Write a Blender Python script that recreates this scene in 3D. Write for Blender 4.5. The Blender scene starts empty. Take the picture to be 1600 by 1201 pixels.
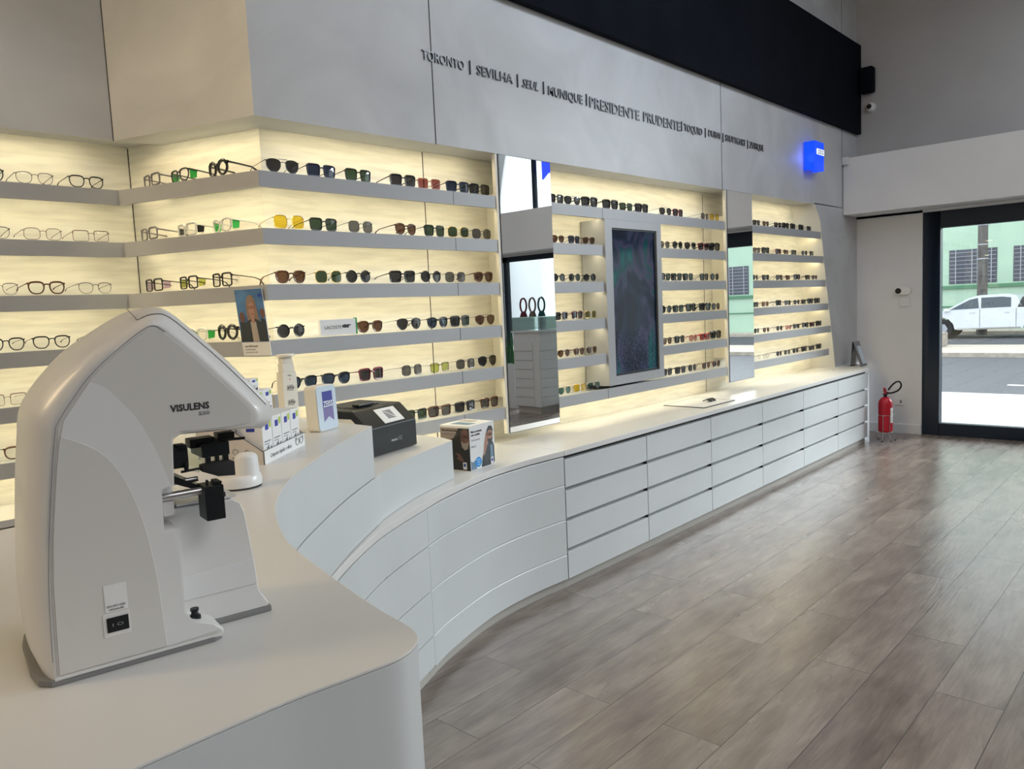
import bpy, bmesh, math, random
from mathutils import Vector, Matrix
random.seed(7)
SC = bpy.context.scene
COL = SC.collection
# ------------------------------------------------------------ camera
YAW, PITCH, ROLL, FPX = 0.745771513, -0.097415574, -0.045188788, 1206.28
F = Vector((math.cos(YAW)*math.cos(PITCH), math.sin(YAW)*math.cos(PITCH), math.sin(PITCH)))
r0 = F.cross(Vector((0, 0, 1))).normalized(); u0 = r0.cross(F)
c_, s_ = math.cos(ROLL), math.sin(ROLL)
RR = c_*r0 + s_*u0; UU = -s_*r0 + c_*u0
cam = bpy.data.cameras.new('camera'); camo = bpy.data.objects.new('camera', cam); COL.objects.link(camo)
cam.sensor_width = 36; cam.lens = FPX*36/1600; cam.clip_start = .05; cam.clip_end = 200
M = Matrix(((RR.x, UU.x, -F.x, 0), (RR.y, UU.y, -F.y, 0), (RR.z, UU.z, -F.z, 1.6), (0, 0, 0, 1)))
camo.matrix_world = M
SC.camera = camo
# ------------------------------------------------------------ world, lights, exposure
W = bpy.data.worlds.new('world'); SC.world = W; W.use_nodes = True
bg = W.node_tree.nodes['Background']; bg.inputs[0].default_value = (.86, .93, 1, 1); bg.inputs[1].default_value = 2.6
SC.view_settings.view_transform = 'Standard'; SC.view_settings.look = 'None'
SC.view_settings.exposure = 0.0; SC.view_settings.gamma = 1
try: SC.view_settings.use_curve_mapping = False
except Exception: pass
SC.cycles.use_denoising = True
SC.cycles.max_bounces = 8; SC.cycles.diffuse_bounces = 4; SC.cycles.glossy_bounces = 4
SC.cycles.transparent_max_bounces = 12; SC.cycles.transmission_bounces = 6
SC.cycles.sample_clamp_indirect = 6; SC.cycles.caustics_reflective = False; SC.cycles.caustics_refractive = False

def area(name, loc, size, power, color, direction=(0, 0, -1), spread=None, xdir=None):
    l = bpy.data.lights.new(name, 'AREA'); l.shape = 'RECTANGLE'; l.size, l.size_y = size
    l.energy = power; l.color = color
    if spread: l.spread = spread
    o = bpy.data.objects.new(name, l); COL.objects.link(o)
    z = -Vector(direction).normalized()
    x = Vector(xdir) if xdir else (Vector((1, 0, 0)) if abs(z.x) < .9 else Vector((0, 1, 0)))
    x = (x - z*x.dot(z)).normalized(); y = z.cross(x)
    m = Matrix((x, y, z)).transposed().to_4x4(); m.translation = Vector(loc); o.matrix_world = m
    return o
DAY = (.86, .93, 1)
area('fill_light_a', (1.2, -2.4, 4.4), (2.6, 1.2), 52, (.99, .97, .95), direction=(0, .6, -1))  # unseen fill added behind the camera for desk front and machine
area('fill_light_b', (5.6, -.8, 4.6), (2.6, 1.2), 20, (.92, .96, 1))  # added fill that lifts the interior, no fixture modelled
area('fill_light_c', (5.0, -3.4, 4.6), (3.0, 1.2), 26, (.92, .96, 1))  # another unseen fill added to lift the room
area('fill_light_d', (7.6, .4, 4.7), (1.6, 1.0), 22, (.86, .93, 1))  # added cool fill that brightens the floor near the entrance
area('band_fill_light', (4.6, .6, 4.7), (3.6, .5), 30, (.78, .88, 1), direction=(0, 1, -.72), spread=2.2)  # unseen light added to brighten the plaster band over the shelves
area('warm_ceiling_lamp', (-2.2, 2.75, 3.7), (1.2, 1.2), 75, (1, .74, .42), direction=(1, .45, -.05))
sun = bpy.data.lights.new('hazy_sun', 'SUN'); sun.energy = 9.5; sun.angle = math.radians(28); sun.color = (.90, .95, 1)
suno = bpy.data.objects.new('hazy_sun', sun); COL.objects.link(suno)
suno.rotation_euler = Vector((-math.cos(math.radians(24))*math.cos(math.radians(33)), math.cos(math.radians(24))*math.sin(math.radians(33)), -math.sin(math.radians(24)))).to_track_quat('-Z', 'Y').to_euler()
LEDC = (1, .86, .53)
LEDP = 1.38      # watts per metre of led strip

# ------------------------------------------------------------ materials
def mat(name, col, rough=.5, metal=0, spec=.5, coat=0, emis=None, est=0):
    m = bpy.data.materials.new(name); m.use_nodes = True
    b = m.node_tree.nodes['Principled BSDF']
    b.inputs['Base Color'].default_value = (*col, 1); b.inputs['Roughness'].default_value = rough
    b.inputs['Metallic'].default_value = metal; b.inputs['Specular IOR Level'].default_value = spec
    b.inputs['Coat Weight'].default_value = coat
    if emis: b.inputs['Emission Color'].default_value = (*emis, 1); b.inputs['Emission Strength'].default_value = est
    return m
def nodes(m): return m.node_tree.nodes, m.node_tree.links, m.node_tree.nodes['Principled BSDF']
def noise_col(m, c1, c2, scale=(1, 1, 1), nscale=5, detail=5, lo=.35, hi=.65, bump=0, rough=None, coord='Object', dist=0):
    n, l, b = nodes(m)
    tc = n.new('ShaderNodeTexCoord'); mp = n.new('ShaderNodeMapping'); mp.inputs['Scale'].default_value = scale
    nz = n.new('ShaderNodeTexNoise'); nz.inputs['Scale'].default_value = nscale; nz.inputs['Detail'].default_value = detail
    nz.inputs['Distortion'].default_value = dist
    rp = n.new('ShaderNodeValToRGB'); rp.color_ramp.elements[0].position = lo; rp.color_ramp.elements[1].position = hi
    rp.color_ramp.elements[0].color = (*c1, 1); rp.color_ramp.elements[1].color = (*c2, 1)
    l.new(tc.outputs[coord], mp.inputs[0]); l.new(mp.outputs[0], nz.inputs[0]); l.new(nz.outputs['Fac'], rp.inputs[0])
    l.new(rp.outputs[0], b.inputs['Base Color'])
    if bump:
        bp = n.new('ShaderNodeBump'); bp.inputs['Strength'].default_value = bump; bp.inputs['Distance'].default_value = .01
        l.new(nz.outputs['Fac'], bp.inputs['Height']); l.new(bp.outputs[0], b.inputs['Normal'])
    if rough:
        rr = n.new('ShaderNodeMapRange'); rr.inputs['To Min'].default_value = rough[0]; rr.inputs['To Max'].default_value = rough[1]
        l.new(nz.outputs['Fac'], rr.inputs[0]); l.new(rr.outputs[0], b.inputs['Roughness'])
    return m
MT = {}
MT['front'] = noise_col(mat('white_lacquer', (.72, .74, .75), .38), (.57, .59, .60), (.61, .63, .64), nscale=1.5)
MT['fascia'] = mat('shaded_white_lacquer', (.40, .41, .43), .45)  # white lacquer with the shade of the shelf fronts put into its colour
MT['top'] = noise_col(mat('counter_top_white', (.7, .69, .67), .3), (.68, .67, .655), (.72, .71, .695), nscale=2, rough=(.24, .36))
MT['plaster'] = noise_col(mat('burnished_plaster', (.55, .56, .57), .5), (.50, .51, .52), (.62, .63, .645), nscale=1.6, detail=8, lo=.3, hi=.7, rough=(.35, .6), dist=1.2)
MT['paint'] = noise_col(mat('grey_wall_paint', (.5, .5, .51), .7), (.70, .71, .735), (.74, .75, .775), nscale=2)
MT['paintu'] = noise_col(mat('shaded_wall_paint', (.5, .5, .5), .7), (.42, .425, .44), (.45, .455, .47), nscale=2)  # same grey wall paint, colour darkened for the dim upper wall
MT['paintw'] = noise_col(mat('white_wall_paint', (.66, .66, .67), .65), (.70, .71, .73), (.73, .74, .76), nscale=2)
MT['cream'] = mat('cream_laminate', (.80, .77, .68), .5)
MT['black'] = mat('black_plastic', (.009, .011, .013), .4, spec=.3)
MT['blackm'] = mat('matt_black', (.02, .021, .023), .6)
MT['navyp'] = noise_col(mat('dark_navy_panel', (.008, .012, .019), .9, spec=.12), (.002, .004, .008), (.004, .006, .011), nscale=3)
MT['dark'] = mat('shadow_gap', (.03, .03, .03), .8)
MT['kick'] = mat('plinth_shade_grey', (.42, .40, .37), .6)  # recess shade under the cabinets is part of this colour
MT['frame'] = mat('dark_aluminium', (.010, .019, .036), .5, spec=.3)
MT['chrome'] = mat('chrome', (.8, .8, .8), .15, 1)
MT['steel'] = mat('steel', (.55, .55, .56), .3, 1)
MT['white'] = mat('white_plastic', (.78, .78, .78), .3)
MT['whitec'] = mat('white_card', (.82, .82, .82), .6)
MT['kraft'] = mat('beige_card', (.62, .57, .52), .7)
MT['blue'] = mat('deep_blue_print', (.02, .04, .35), .5)
MT['cyan'] = mat('cyan_print', (.0, .28, .75), .5)
MT['green'] = mat('green_print', (.0, .28, .06), .5)
MT['lime'] = mat('lime_print', (.45, .6, .05), .5)
MT['ink'] = mat('black_ink', (.02, .02, .025), .6)
MT['inkg'] = mat('grey_ink', (.25, .25, .27), .6)
MT['red'] = noise_col(mat('red_enamel', (.55, .01, .03), .3), (.5, .008, .025), (.6, .015, .04), nscale=4)
MT['letter'] = mat('brushed_letters', (.20, .21, .225), .35, .7); MT['letterf'] = mat('letter_face_steel', (.24, .25, .27), .4, .3)
MT['letterd'] = mat('letter_shade_and_bar_metal', (.07, .075, .085), .35, .7)  # dark tone paints shade on letter sides; also colours the divider bars
MT['lettert'] = mat('thin_steel_letters', (.33, .34, .36), .35, .7)
MT['mirror'] = mat('mirror_silver', (.93, .94, .94), .0, 1)
# wood backing
m = mat('pale_wood_panel', (.7, .66, .56), .55); MT['wood'] = m
noise_col(m, (.67, .65, .59), (.83, .81, .73), scale=(1.6, 1.6, 16), nscale=2.6, detail=12, lo=.25, hi=.6, bump=.1, dist=.25)
# glass
def glassmat(name, tint=(1, 1, 1), refl=.08, rough=.0):
    m = bpy.data.materials.new(name); m.use_nodes = True; n, l = m.node_tree.nodes, m.node_tree.links; n.clear()
    o = n.new('ShaderNodeOutputMaterial'); mx = n.new('ShaderNodeMixShader'); t = n.new('ShaderNodeBsdfTransparent'); g = n.new('ShaderNodeBsdfGlossy')
    fr = n.new('ShaderNodeFresnel'); fr.inputs[0].default_value = 1.45
    ml = n.new('ShaderNodeMath'); ml.operation = 'MULTIPLY_ADD'; ml.inputs[1].default_value = .9; ml.inputs[2].default_value = refl*.5
    t.inputs[0].default_value = (*tint, 1); g.inputs['Roughness'].default_value = rough
    l.new(fr.outputs[0], ml.inputs[0]); l.new(ml.outputs[0], mx.inputs[0]); l.new(t.outputs[0], mx.inputs[1]); l.new(g.outputs[0], mx.inputs[2]); l.new(mx.outputs[0], o.inputs[0])
    return m
MT['glass'] = glassmat('clear_glass', (.97, .99, .98), .04)
MT['cglass'] = glassmat('teal_edge_glass', (.93, .99, .98), .05)
MT['acryl'] = glassmat('clear_acrylic', (.93, .95, .96), .12)
MT['demo'] = glassmat('demo_lens', (.95, .95, .95), .08)
LT = {}
for k, c in dict(smoke=(.035, .035, .04), green=(.04, .07, .04), blue=(.03, .05, .10), navy=(.02, .03, .075), brown=(.12, .06, .03), yellow=(.75, .55, .03),
                 olive=(.20, .19, .05), pink=(.55, .25, .25), rose=(.25, .07, .06), teal=(.08, .2, .2), grey=(.12, .12, .13), lime=(.45, .5, .12), purple=(.55, .42, .62)).items():
    LT[k] = glassmat(k+'_lens', c, .10, .02)
FM = {}
for k, c in dict(black=(.012, .012, .013), tort=(.09, .03, .012), crystal=(.6, .58, .55), gun=(.09, .09, .10), gold=(.55, .38, .14), navy=(.01, .015, .05),
                 red=(.45, .01, .02), brown=(.10, .05, .03), grey=(.18, .18, .19), rose=(.42, .20, .16), green=(.05, .45, .08), wine=(.12, .01, .03), beige=(.45, .33, .24), whitef=(.75, .75, .72)).items():
    FM[k] = mat(k+'_frame', c, .25, .9 if k in ('gold', 'gun') else 0)
# floor planks along X
m = mat('greige_wood_planks', (.3, .27, .24), .4, spec=.8); MT['floor'] = m
n, l, b = nodes(m)
tc = n.new('ShaderNodeTexCoord'); mp = n.new('ShaderNodeMapping'); mp.inputs['Location'].default_value = (.35, -.082, 0)
br = n.new('ShaderNodeTexBrick'); br.offset = .37; br.inputs['Scale'].default_value = 1
br.inputs['Brick Width'].default_value = 1.38; br.inputs['Row Height'].default_value = .24; br.inputs['Mortar Size'].default_value = .0018
br.inputs['Mortar Smooth'].default_value = .1; br.inputs['Color1'].default_value = (.0, 0, 0, 1); br.inputs['Color2'].default_value = (1, 1, 1, 1); br.inputs['Mortar'].default_value = (.5, .5, .5, 1)
l.new(tc.outputs['Object'], mp.inputs[0]); l.new(mp.outputs[0], br.inputs[0])
vm = n.new('ShaderNodeVectorMath'); vm.operation = 'MULTIPLY_ADD'; vm.inputs[1].default_value = (3.1, 9.7, 5.3)
l.new(br.outputs['Color'], vm.inputs[0]); l.new(mp.outputs[0], vm.inputs[2])
def nz(scale3, s, det, dist=0):
    q = n.new('ShaderNodeMapping'); q.inputs['Scale'].default_value = scale3; l.new(vm.outputs[0], q.inputs[0])
    z = n.new('ShaderNodeTexNoise'); z.inputs['Scale'].default_value = s; z.inputs['Detail'].default_value = det; z.inputs['Distortion'].default_value = dist
    l.new(q.outputs[0], z.inputs[0]); return z
g1 = nz((1, 4.5, 1), 1.3, 9, .5); g2 = nz((2.5, 36, 1), 2.2, 9, .8); g3 = nz((1, 2.2, 1), 1.6, 4, .4)
def mixc(t, a, bb, f, f1=None):
    x = n.new('ShaderNodeMix'); x.data_type = 'RGBA'; x.blend_type = t
    for s, v in ((x.inputs[0], f), (x.inputs[6], a), (x.inputs[7], bb)):
        if isinstance(v, (int, float)): s.default_value = v
        elif isinstance(v, tuple): s.default_value = (*v, 1)
        else: l.new(v, s)
    return x.outputs[2]
def ramp(v, stops):
    rp = n.new('ShaderNodeValToRGB'); e = rp.color_ramp.elements
    e[0].position, e[0].color = stops[0][0], (*stops[0][1], 1); e[1].position, e[1].color = stops[-1][0], (*stops[-1][1], 1)
    for p, c in stops[1:-1]: q = e.new(p); q.color = (*c, 1)
    l.new(v, rp.inputs[0]); return rp.outputs[0]
base = ramp(g1.outputs[0], [(.28, (.22, .178, .153)), (.42, (.30, .25, .215)), (.58, (.345, .293, .252)), (.85, (.44, .39, .34))])
base = mixc('MULTIPLY', base, ramp(g2.outputs[0], [(.3, (.78, .77, .76)), (.6, (1, 1, 1))]), .6)
base = mixc('MULTIPLY', base, ramp(g3.outputs[0], [(.22, (.78, .76, .77)), (.8, (1.08, 1.08, 1.08))]), .8)
g4 = nz((1, 3.2, 1), 3.6, 7, .3); base = mixc('MULTIPLY', base, ramp(g4.outputs[0], [(.36, (1, 1, 1)), (.78, (.56, .52, .50))]), .85)
g5 = nz((1, 12, 1), 7, 8, .6); base = mixc('MULTIPLY', base, ramp(g5.outputs[0], [(.22, (.78, .77, .76)), (.76, (1.06, 1.06, 1.06))]), .8)
tone = n.new('ShaderNodeMapRange'); tone.inputs['To Min'].default_value = .9; tone.inputs['To Max'].default_value = 1.08; l.new(br.outputs['Color'], tone.inputs[0])
base = mixc('MULTIPLY', base, tone.outputs[0], 1.0)
base = mixc('MIX', base, (.07, .055, .048), br.outputs['Fac'])
l.new(base, b.inputs['Base Color'])
rr = n.new('ShaderNodeMapRange'); rr.inputs['To Min'].default_value = .17; rr.inputs['To Max'].default_value = .34; l.new(g1.outputs[0], rr.inputs[0]); l.new(rr.outputs[0], b.inputs['Roughness'])
bp = n.new('ShaderNodeBump'); bp.inputs['Strength'].default_value = .25; bp.inputs['Distance'].default_value = .004
sb = n.new('ShaderNodeMath'); sb.operation = 'SUBTRACT'; l.new(g2.outputs[0], sb.inputs[0]); l.new(br.outputs['Fac'], sb.inputs[1]); l.new(sb.outputs[0], bp.inputs['Height']); l.new(bp.outputs[0], b.inputs['Normal'])

# ------------------------------------------------------------ mesh helpers
class MB:
    def __init__(s): s.v = []; s.f = []; s.m = []; s.mats = []
    def mi(s, mt):
        if mt is None: return 0
        if mt not in s.mats: s.mats.append(mt)
        return s.mats.index(mt)
    def add(s, vs, fs, mt=None):
        o = len(s.v); k = s.mi(mt); s.v += [tuple(p) for p in vs]
        for f in fs: s.f.append(tuple(i+o for i in f)); s.m.append(k)
        return s
    def box(s, a, b, mt=None, fr=None):
        x0, y0, z0 = a; x1, y1, z1 = b
        vs = [(x0, y0, z0), (x1, y0, z0), (x1, y1, z0), (x0, y1, z0), (x0, y0, z1), (x1, y0, z1), (x1, y1, z1), (x0, y1, z1)]
        if fr: vs = [fr(p) for p in vs]
        return s.add(vs, [(0, 3, 2, 1), (4, 5, 6, 7), (0, 1, 5, 4), (1, 2, 6, 5), (2, 3, 7, 6), (3, 0, 4, 7)], mt)
    def prism(s, poly, f0, f1, mt=None, capm=None):
        """poly list of 2d; f0,f1: maps 2d -> 3d for both ends"""
        n = len(poly); vs = [f0(p) for p in poly]+[f1(p) for p in poly]
        s.add(vs, [(i, (i+1) % n, n+(i+1) % n, n+i) for i in range(n)], mt)
        s.add(vs[:n], [tuple(range(n))[::-1]], capm or mt); s.add(vs[n:], [tuple(range(n))], capm or mt)
        return s
    def vprism(s, poly, z0, z1, mt=None, capm=None): return s.prism(poly, lambda p: (p[0], p[1], z0), lambda p: (p[0], p[1], z1), mt, capm)
    def loft(s, rings, mt=None, caps=True, closed=True):
        n = len(rings[0]); vs = [p for r in rings for p in r]; fs = []
        for k in range(len(rings)-1):
            for i in range(n if closed else n-1):
                j = (i+1) % n; fs.append((k*n+i, k*n+j, (k+1)*n+j, (k+1)*n+i))
        if caps: fs.append(tuple(range(n))[::-1]); fs.append(tuple((len(rings)-1)*n+i for i in range(n)))
        return s.add(vs, fs, mt)
    def tube(s, pts, r, mt=None, seg=6, closed=False, flat=None):
        pts = [Vector(p) for p in pts]; n = len(pts); rings = []
        for i, p in enumerate(pts):
            a = pts[(i-1) % n] if (closed or i > 0) else p; b = pts[(i+1) % n] if (closed or i < n-1) else p
            t = (b-a).normalized(); ref = Vector((0, 1, 0)) if abs(t.y) < .9 else Vector((0, 0, 1))
            x = ref.cross(t).normalized(); y = t.cross(x)
            rr = r[i] if isinstance(r, (list, tuple)) else r; ry = rr*(flat or 1)
            rings.append([p+x*rr*math.cos(2*math.pi*k/seg)+y*ry*math.sin(2*math.pi*k/seg) for k in range(seg)])
        if closed: rings.append(rings[0])
        return s.loft(rings, mt, caps=not closed)
    def lathe(s, prof, c=(0, 0, 0), mt=None, seg=24, axis='z'):
        rings = []
        for r, h in prof:
            ring = []
            for k in range(seg):
                a = 2*math.pi*k/seg; x, y = r*math.cos(a), r*math.sin(a)
                p = {'z': (x, y, h), 'y': (x, h, y), 'x': (h, x, y)}[axis]
                ring.append((c[0]+p[0], c[1]+p[1], c[2]+p[2]))
            rings.append(ring)
        return s.loft(rings, mt)
    def build(s, name, mt=None, parent=None, smooth=False, bevel=0, seg=2, angle=35, loc=None):
        me = bpy.data.meshes.new(name); me.from_pydata(s.v, [], s.f)
        mats = s.mats or [mt or 'white']
        if mt and mt not in s.mats and s.mats: pass
        for k in (s.mats if s.mats else [mt]):
            kk = k if k is not None else mt
            me.materials.append(MT.get(kk) if isinstance(kk, str) else kk)
        for p, k in zip(me.polygons, s.m): p.material_index = k if s.mats else 0
        bm = bmesh.new(); bm.from_mesh(me); bmesh.ops.remove_doubles(bm, verts=bm.verts, dist=1e-6)
        bmesh.ops.recalc_face_normals(bm, faces=bm.faces)
        if bevel:
            ed = [e for e in bm.edges if len(e.link_faces) == 2 and e.calc_face_angle(0) > math.radians(30)]
            bmesh.ops.bevel(bm, geom=ed, offset=bevel, segments=seg, affect='EDGES', clamp_overlap=True, profile=.5)
        bm.to_mesh(me); bm.free()
        if smooth or bevel:
            for p in me.polygons: p.use_smooth = True
            try: me.set_sharp_from_angle(angle=math.radians(angle))
            except Exception: pass
        o = bpy.data.objects.new(name, me); COL.objects.link(o)
        if smooth or bevel:
            wn = o.modifiers.new('weighted', 'WEIGHTED_NORMAL'); wn.keep_sharp = True
        if loc: o.location = loc
        if parent:
            o.parent = parent
            if world_coords.get(parent.name): o.location = -parent.location
        return o
world_coords = {}
def tag(o, label=None, cat=None, group=None, kind=None):
    if label: o['label'] = label
    if cat: o['category'] = cat
    if group: o['group'] = group
    if kind: o['kind'] = kind
    return o
def struct(o): o['kind'] = 'structure'; return o
def empty(name, loc, label, cat, group=None, rz=0):
    o = bpy.data.objects.new(name, None); COL.objects.link(o); o.location = loc; o.rotation_euler = (0, 0, rz); o.empty_display_size = .05
    return tag(o, label, cat, group)
def frame2(O, ang):
    c, s = math.cos(ang), math.sin(ang)
    return lambda p: (O[0]+c*p[0]-s*p[1], O[1]+s*p[0]+c*p[1], O[2]+p[2])
def text(name, body, mt, fr, size, parent=None, width=None, depth=.0004, shear=0, bold=0, align='LEFT', font=None, sidemt=None):
    """text in plane: fr maps (x, y_depth, z) local to 3d; letters stand in xz, facing -y"""
    cu = bpy.data.curves.new('t', 'FONT'); cu.body = body; cu.size = 1; cu.extrude = 0; cu.resolution_u = 2; cu.offset = bold; cu.shear = shear
    cu.fill_mode = 'BOTH'; cu.extrude = .5; cu.align_x = align
    ob = bpy.data.objects.new('t', cu); COL.objects.link(ob); dg = bpy.context.evaluated_depsgraph_get(); dg.update()
    me = bpy.data.meshes.new_from_object(ob.evaluated_get(dg)); bpy.data.objects.remove(ob)
    xs = [v.co.x for v in me.vertices]; w = max(xs)-min(xs); x0 = min(xs)
    k = size/.72; kx = k if width is None else width/w
    for v in me.vertices:
        v.co = Vector(fr(((v.co.x-(x0 if align == 'LEFT' else 0))*kx, -(v.co.z+.5)*depth, v.co.y*k)))
    me.materials.clear(); me.materials.append(MT[mt]); me.name = name
    if sidemt:
        me.materials.append(MT[sidemt])
        for p in me.polygons: p.material_index = 0 if abs(p.normal.y) > .8 else 1
    o = bpy.data.objects.new(name, me); COL.objects.link(o)
    if parent: o.parent = parent
    return o
idf = lambda p: p

# ------------------------------------------------------------ room shell
YP, YW = 3.13, 3.33
A_, B_ = Vector((1.815, 3.13)), Vector((1.538, 3.95))
DR = Vector((-.32, .947)); NR = Vector((.947, .32))       # return wall direction / inward normal
XE = 9.34
fl = MB().vprism([(-2.6, -6), (XE+.1, -6), (XE+.1, 4.6), (-2.6, 4.6)], -.08, 0).build('floor', 'floor'); struct(fl)
cl = MB().box((-2.6, -6, 5.2), (XE+.1, 4.6, 5.3)).build('ceiling', 'paint'); struct(cl)
struct(MB().box((-2.7, -6, 0), (-2.6, 4.6, 5.2)).build('wall_back', 'paintw'))
struct(MB().box((-2.6, -6.1, 0), (XE, -6, 5.2)).build('wall_right', 'paintw'))
# upper bulkhead (plaster) : bottom follows the shelving head
def zb(x): return 2.487+.0075*max(0, x-1.8)
poly = [(1.815, 3.13), (2.875, 3.13), (6.095, 3.13), (8.876, 3.13), (XE, 3.13), (XE, 4.5), (-2.6, 4.5), (-2.6, 3.95), (1.538, 3.95)]
o = MB().prism(poly, lambda p: (p[0], p[1], zb(p[0])), lambda p: (p[0], p[1], 5.2)).build('wall_left', 'plaster'); struct(o)
g = MB()
for x in (2.875, 6.095, 8.876): g.box((x-.003, 3.1285, zb(x)-.002), (x+.003, 3.1315, 5.2))
g.box((1.5355, 3.9475, 2.487), (1.541, 3.953, 5.2))
struct(g.build('trim_1', 'dark'))
# alcove backing
wb = MB()
wb.box((1.95, YW, .7), (8.52, YW+.05, 2.56), 'wood')
wb.add([(1.958, YW, .7), (1.958, YW, 2.55), (1.681, 4.15, 2.55), (1.681, 4.15, .7)], [(0, 1, 2, 3)], 'wood')
wb.box((-2.6, 4.15, .7), (1.70, 4.2, 2.55), 'wood')
for x in (2.95, 6.12, ): wb.box((x-.0025, YW-.0015, .8), (x+.0025, YW+.001, 2.5), 'dark')
wb.box((1.678, 4.147, .8), (1.684, 4.152, 2.5), 'dark')
struct(wb.build('wall_alcove'))
# right pillar with slanted cream cheek
zl = [(2.545, 8.085, 7.99), (2.37, 8.24, 8.06), (1.785, 8.385, 8.21), (1.219, 8.54, 8.38), (.80, 8.65, 8.47)]
pl = MB()
fr_ = [(x, YP, z) for z, x, xb in zl]; mid = [(x*.45+xb*.55+.03, 3.24, z) for z, x, xb in zl]; bk = [(xb, YW, z) for z, x, xb in zl]; rt = [(XE, YP, z) for z, x, xb in zl]
pl.loft([rt, fr_], 'plaster', caps=False, closed=False); pl.loft([fr_, mid, bk], 'cream', caps=False, closed=False)
struct(pl.build('wall_end', smooth=True))
# entrance wall
ew = MB()
ew.box((XE, 2.44, 0), (XE+.16, 3.2, 2.6), 'paint')
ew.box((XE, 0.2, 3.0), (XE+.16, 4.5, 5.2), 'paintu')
ew.box((XE, -6, 4.3), (XE+.16, .2, 5.2), 'paint')
ew.box((XE, -6, 2.44), (XE+.16, 3.2, 3.05), 'paint')
struct(ew.build('wall_entrance'))
struct(MB().box((8.9, -6, 2.466), (XE, 3.125, 3.075)).build('trim_2', 'paintw'))     # deep beam over the shopfront
struct(MB().box((9.322, 2.44, 0), (XE, 3.125, .105)).build('baseboard_entrance', 'paintw', bevel=.003))
# upper glazing (off to the right, seen in the mirror)
ug = MB()
for y in (.2, -.95, -1.78, -2.6, -3.8, -5.9): ug.box((XE+.04, y-.03, 3.05), (XE+.1, y+.03, 4.3), 'frame')
ug.box((XE+.06, -6, 3.05), (XE+.07, .2, 4.3), 'glass')
struct(ug.build('window_1'))
# shop front door and lower glazing
d = bpy.data.objects.new('door_1', None); COL.objects.link(d); struct(d)
f = MB()
f.box((XE+.02, 2.27, 0), (XE+.12, 2.44, 2.448)); f.box((XE+.02, .60, 2.26), (XE+.12, 2.27, 2.448)); f.box((XE+.02, .60, 0.0), (XE+.12, 2.27, .135)); f.box((XE+.02, .45, 0), (XE+.12, .60, 2.448))
f.build('door_frame', 'frame', d, bevel=.004)
MB().box((XE+.065, .6, .135), (XE+.073, 2.27, 2.26)).build('door_glass', 'glass', d)
h = MB(); h.tube([(XE-.03, .66, .9), (XE-.03, .66, 1.5)], .014, seg=10); h.tube([(XE-.03, .66, .95), (XE+.03, .66, .95)], .008); h.tube([(XE-.03, .66, 1.45), (XE+.03, .66, 1.45)], .008)
h.build('door_handle', 'steel', d)
w = bpy.data.objects.new('window_2', None); COL.objects.link(w); struct(w)
f = MB()
for y in (.42, -.85, -2.45, -4.2, -5.97): f.box((XE+.02, y-.035, 0), (XE+.1, y+.035, 2.448))
f.box((XE+.02, -6, 2.36), (XE+.1, .45, 2.448)); f.box((XE+.02, -6, 0), (XE+.1, .45, .1))
f.build('window_frame', 'frame', w)
MB().box((XE+.055, -6, .1), (XE+.062, .42, 2.36)).build('window_glass', 'glass', w)

# dark panel above
p = MB().box((-1.5, 3.075, 3.385), (9.325, 3.128, 4.35)).build('dark_fascia_panel', 'navyp', bevel=.004)
tag(p, 'long dark navy panel running along the top of the plaster wall above the city names', 'panel')

# wall letters
root = empty('city_lettering', (0, 0, 0), 'raised metal city names spelled along the grey wall above the shelves', 'lettering')
words = [('TORONTO', 2.806, 3.111, 2.919, .053, 'lettert', 0, 0), ('SEVILHA', 3.211, 3.508, 2.917, .054, 'letterf', .012, 0), ('SEUL', 3.594, 3.739, 2.916, .052, 'letterf', .004, .25),
         ('MUNIQUE', 3.836, 4.186, 2.910, .056, 'letterf', .012, 0), ('PRESIDENTE', 4.262, 4.856, 2.902, .070, 'letterf', .02, 0), ('PRUDENTE', 4.908, 5.424, 2.904, .070, 'letterf', .02, 0), ('TOQUIO', 5.48, 5.764, 2.915, .056, 'letterf', .022, 0),
         ('DUBAI', 5.867, 6.064, 2.924, .054, 'lettert', -.005, 0), ('STUTTGART', 6.158, 6.532, 2.922, .056, 'letterf', .008, 0), ('ZURIQUE', 6.613, 6.894, 2.920, .058, 'lettert', -.005, 0)]
for wd, x0, x1, z, hh, mm, bo, sh in words:
    t = text('word', wd, mm, lambda p, x0=x0, z=z: (x0+p[0], 3.129+p[1], z+p[2]), hh, root, width=x1-x0, depth=.008, shear=sh, bold=bo*.6-.004, sidemt='letterd')  # letter sides coloured darker than the faces, as shade
for x in (3.157, 3.552, 3.791, 4.228, 5.444, 5.816, 6.116, 6.571):
    MB().box((x-.0028, 3.121, 2.905), (x+.0028, 3.1295, 2.98)).build('divider_bar', 'letterd', root)

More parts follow.
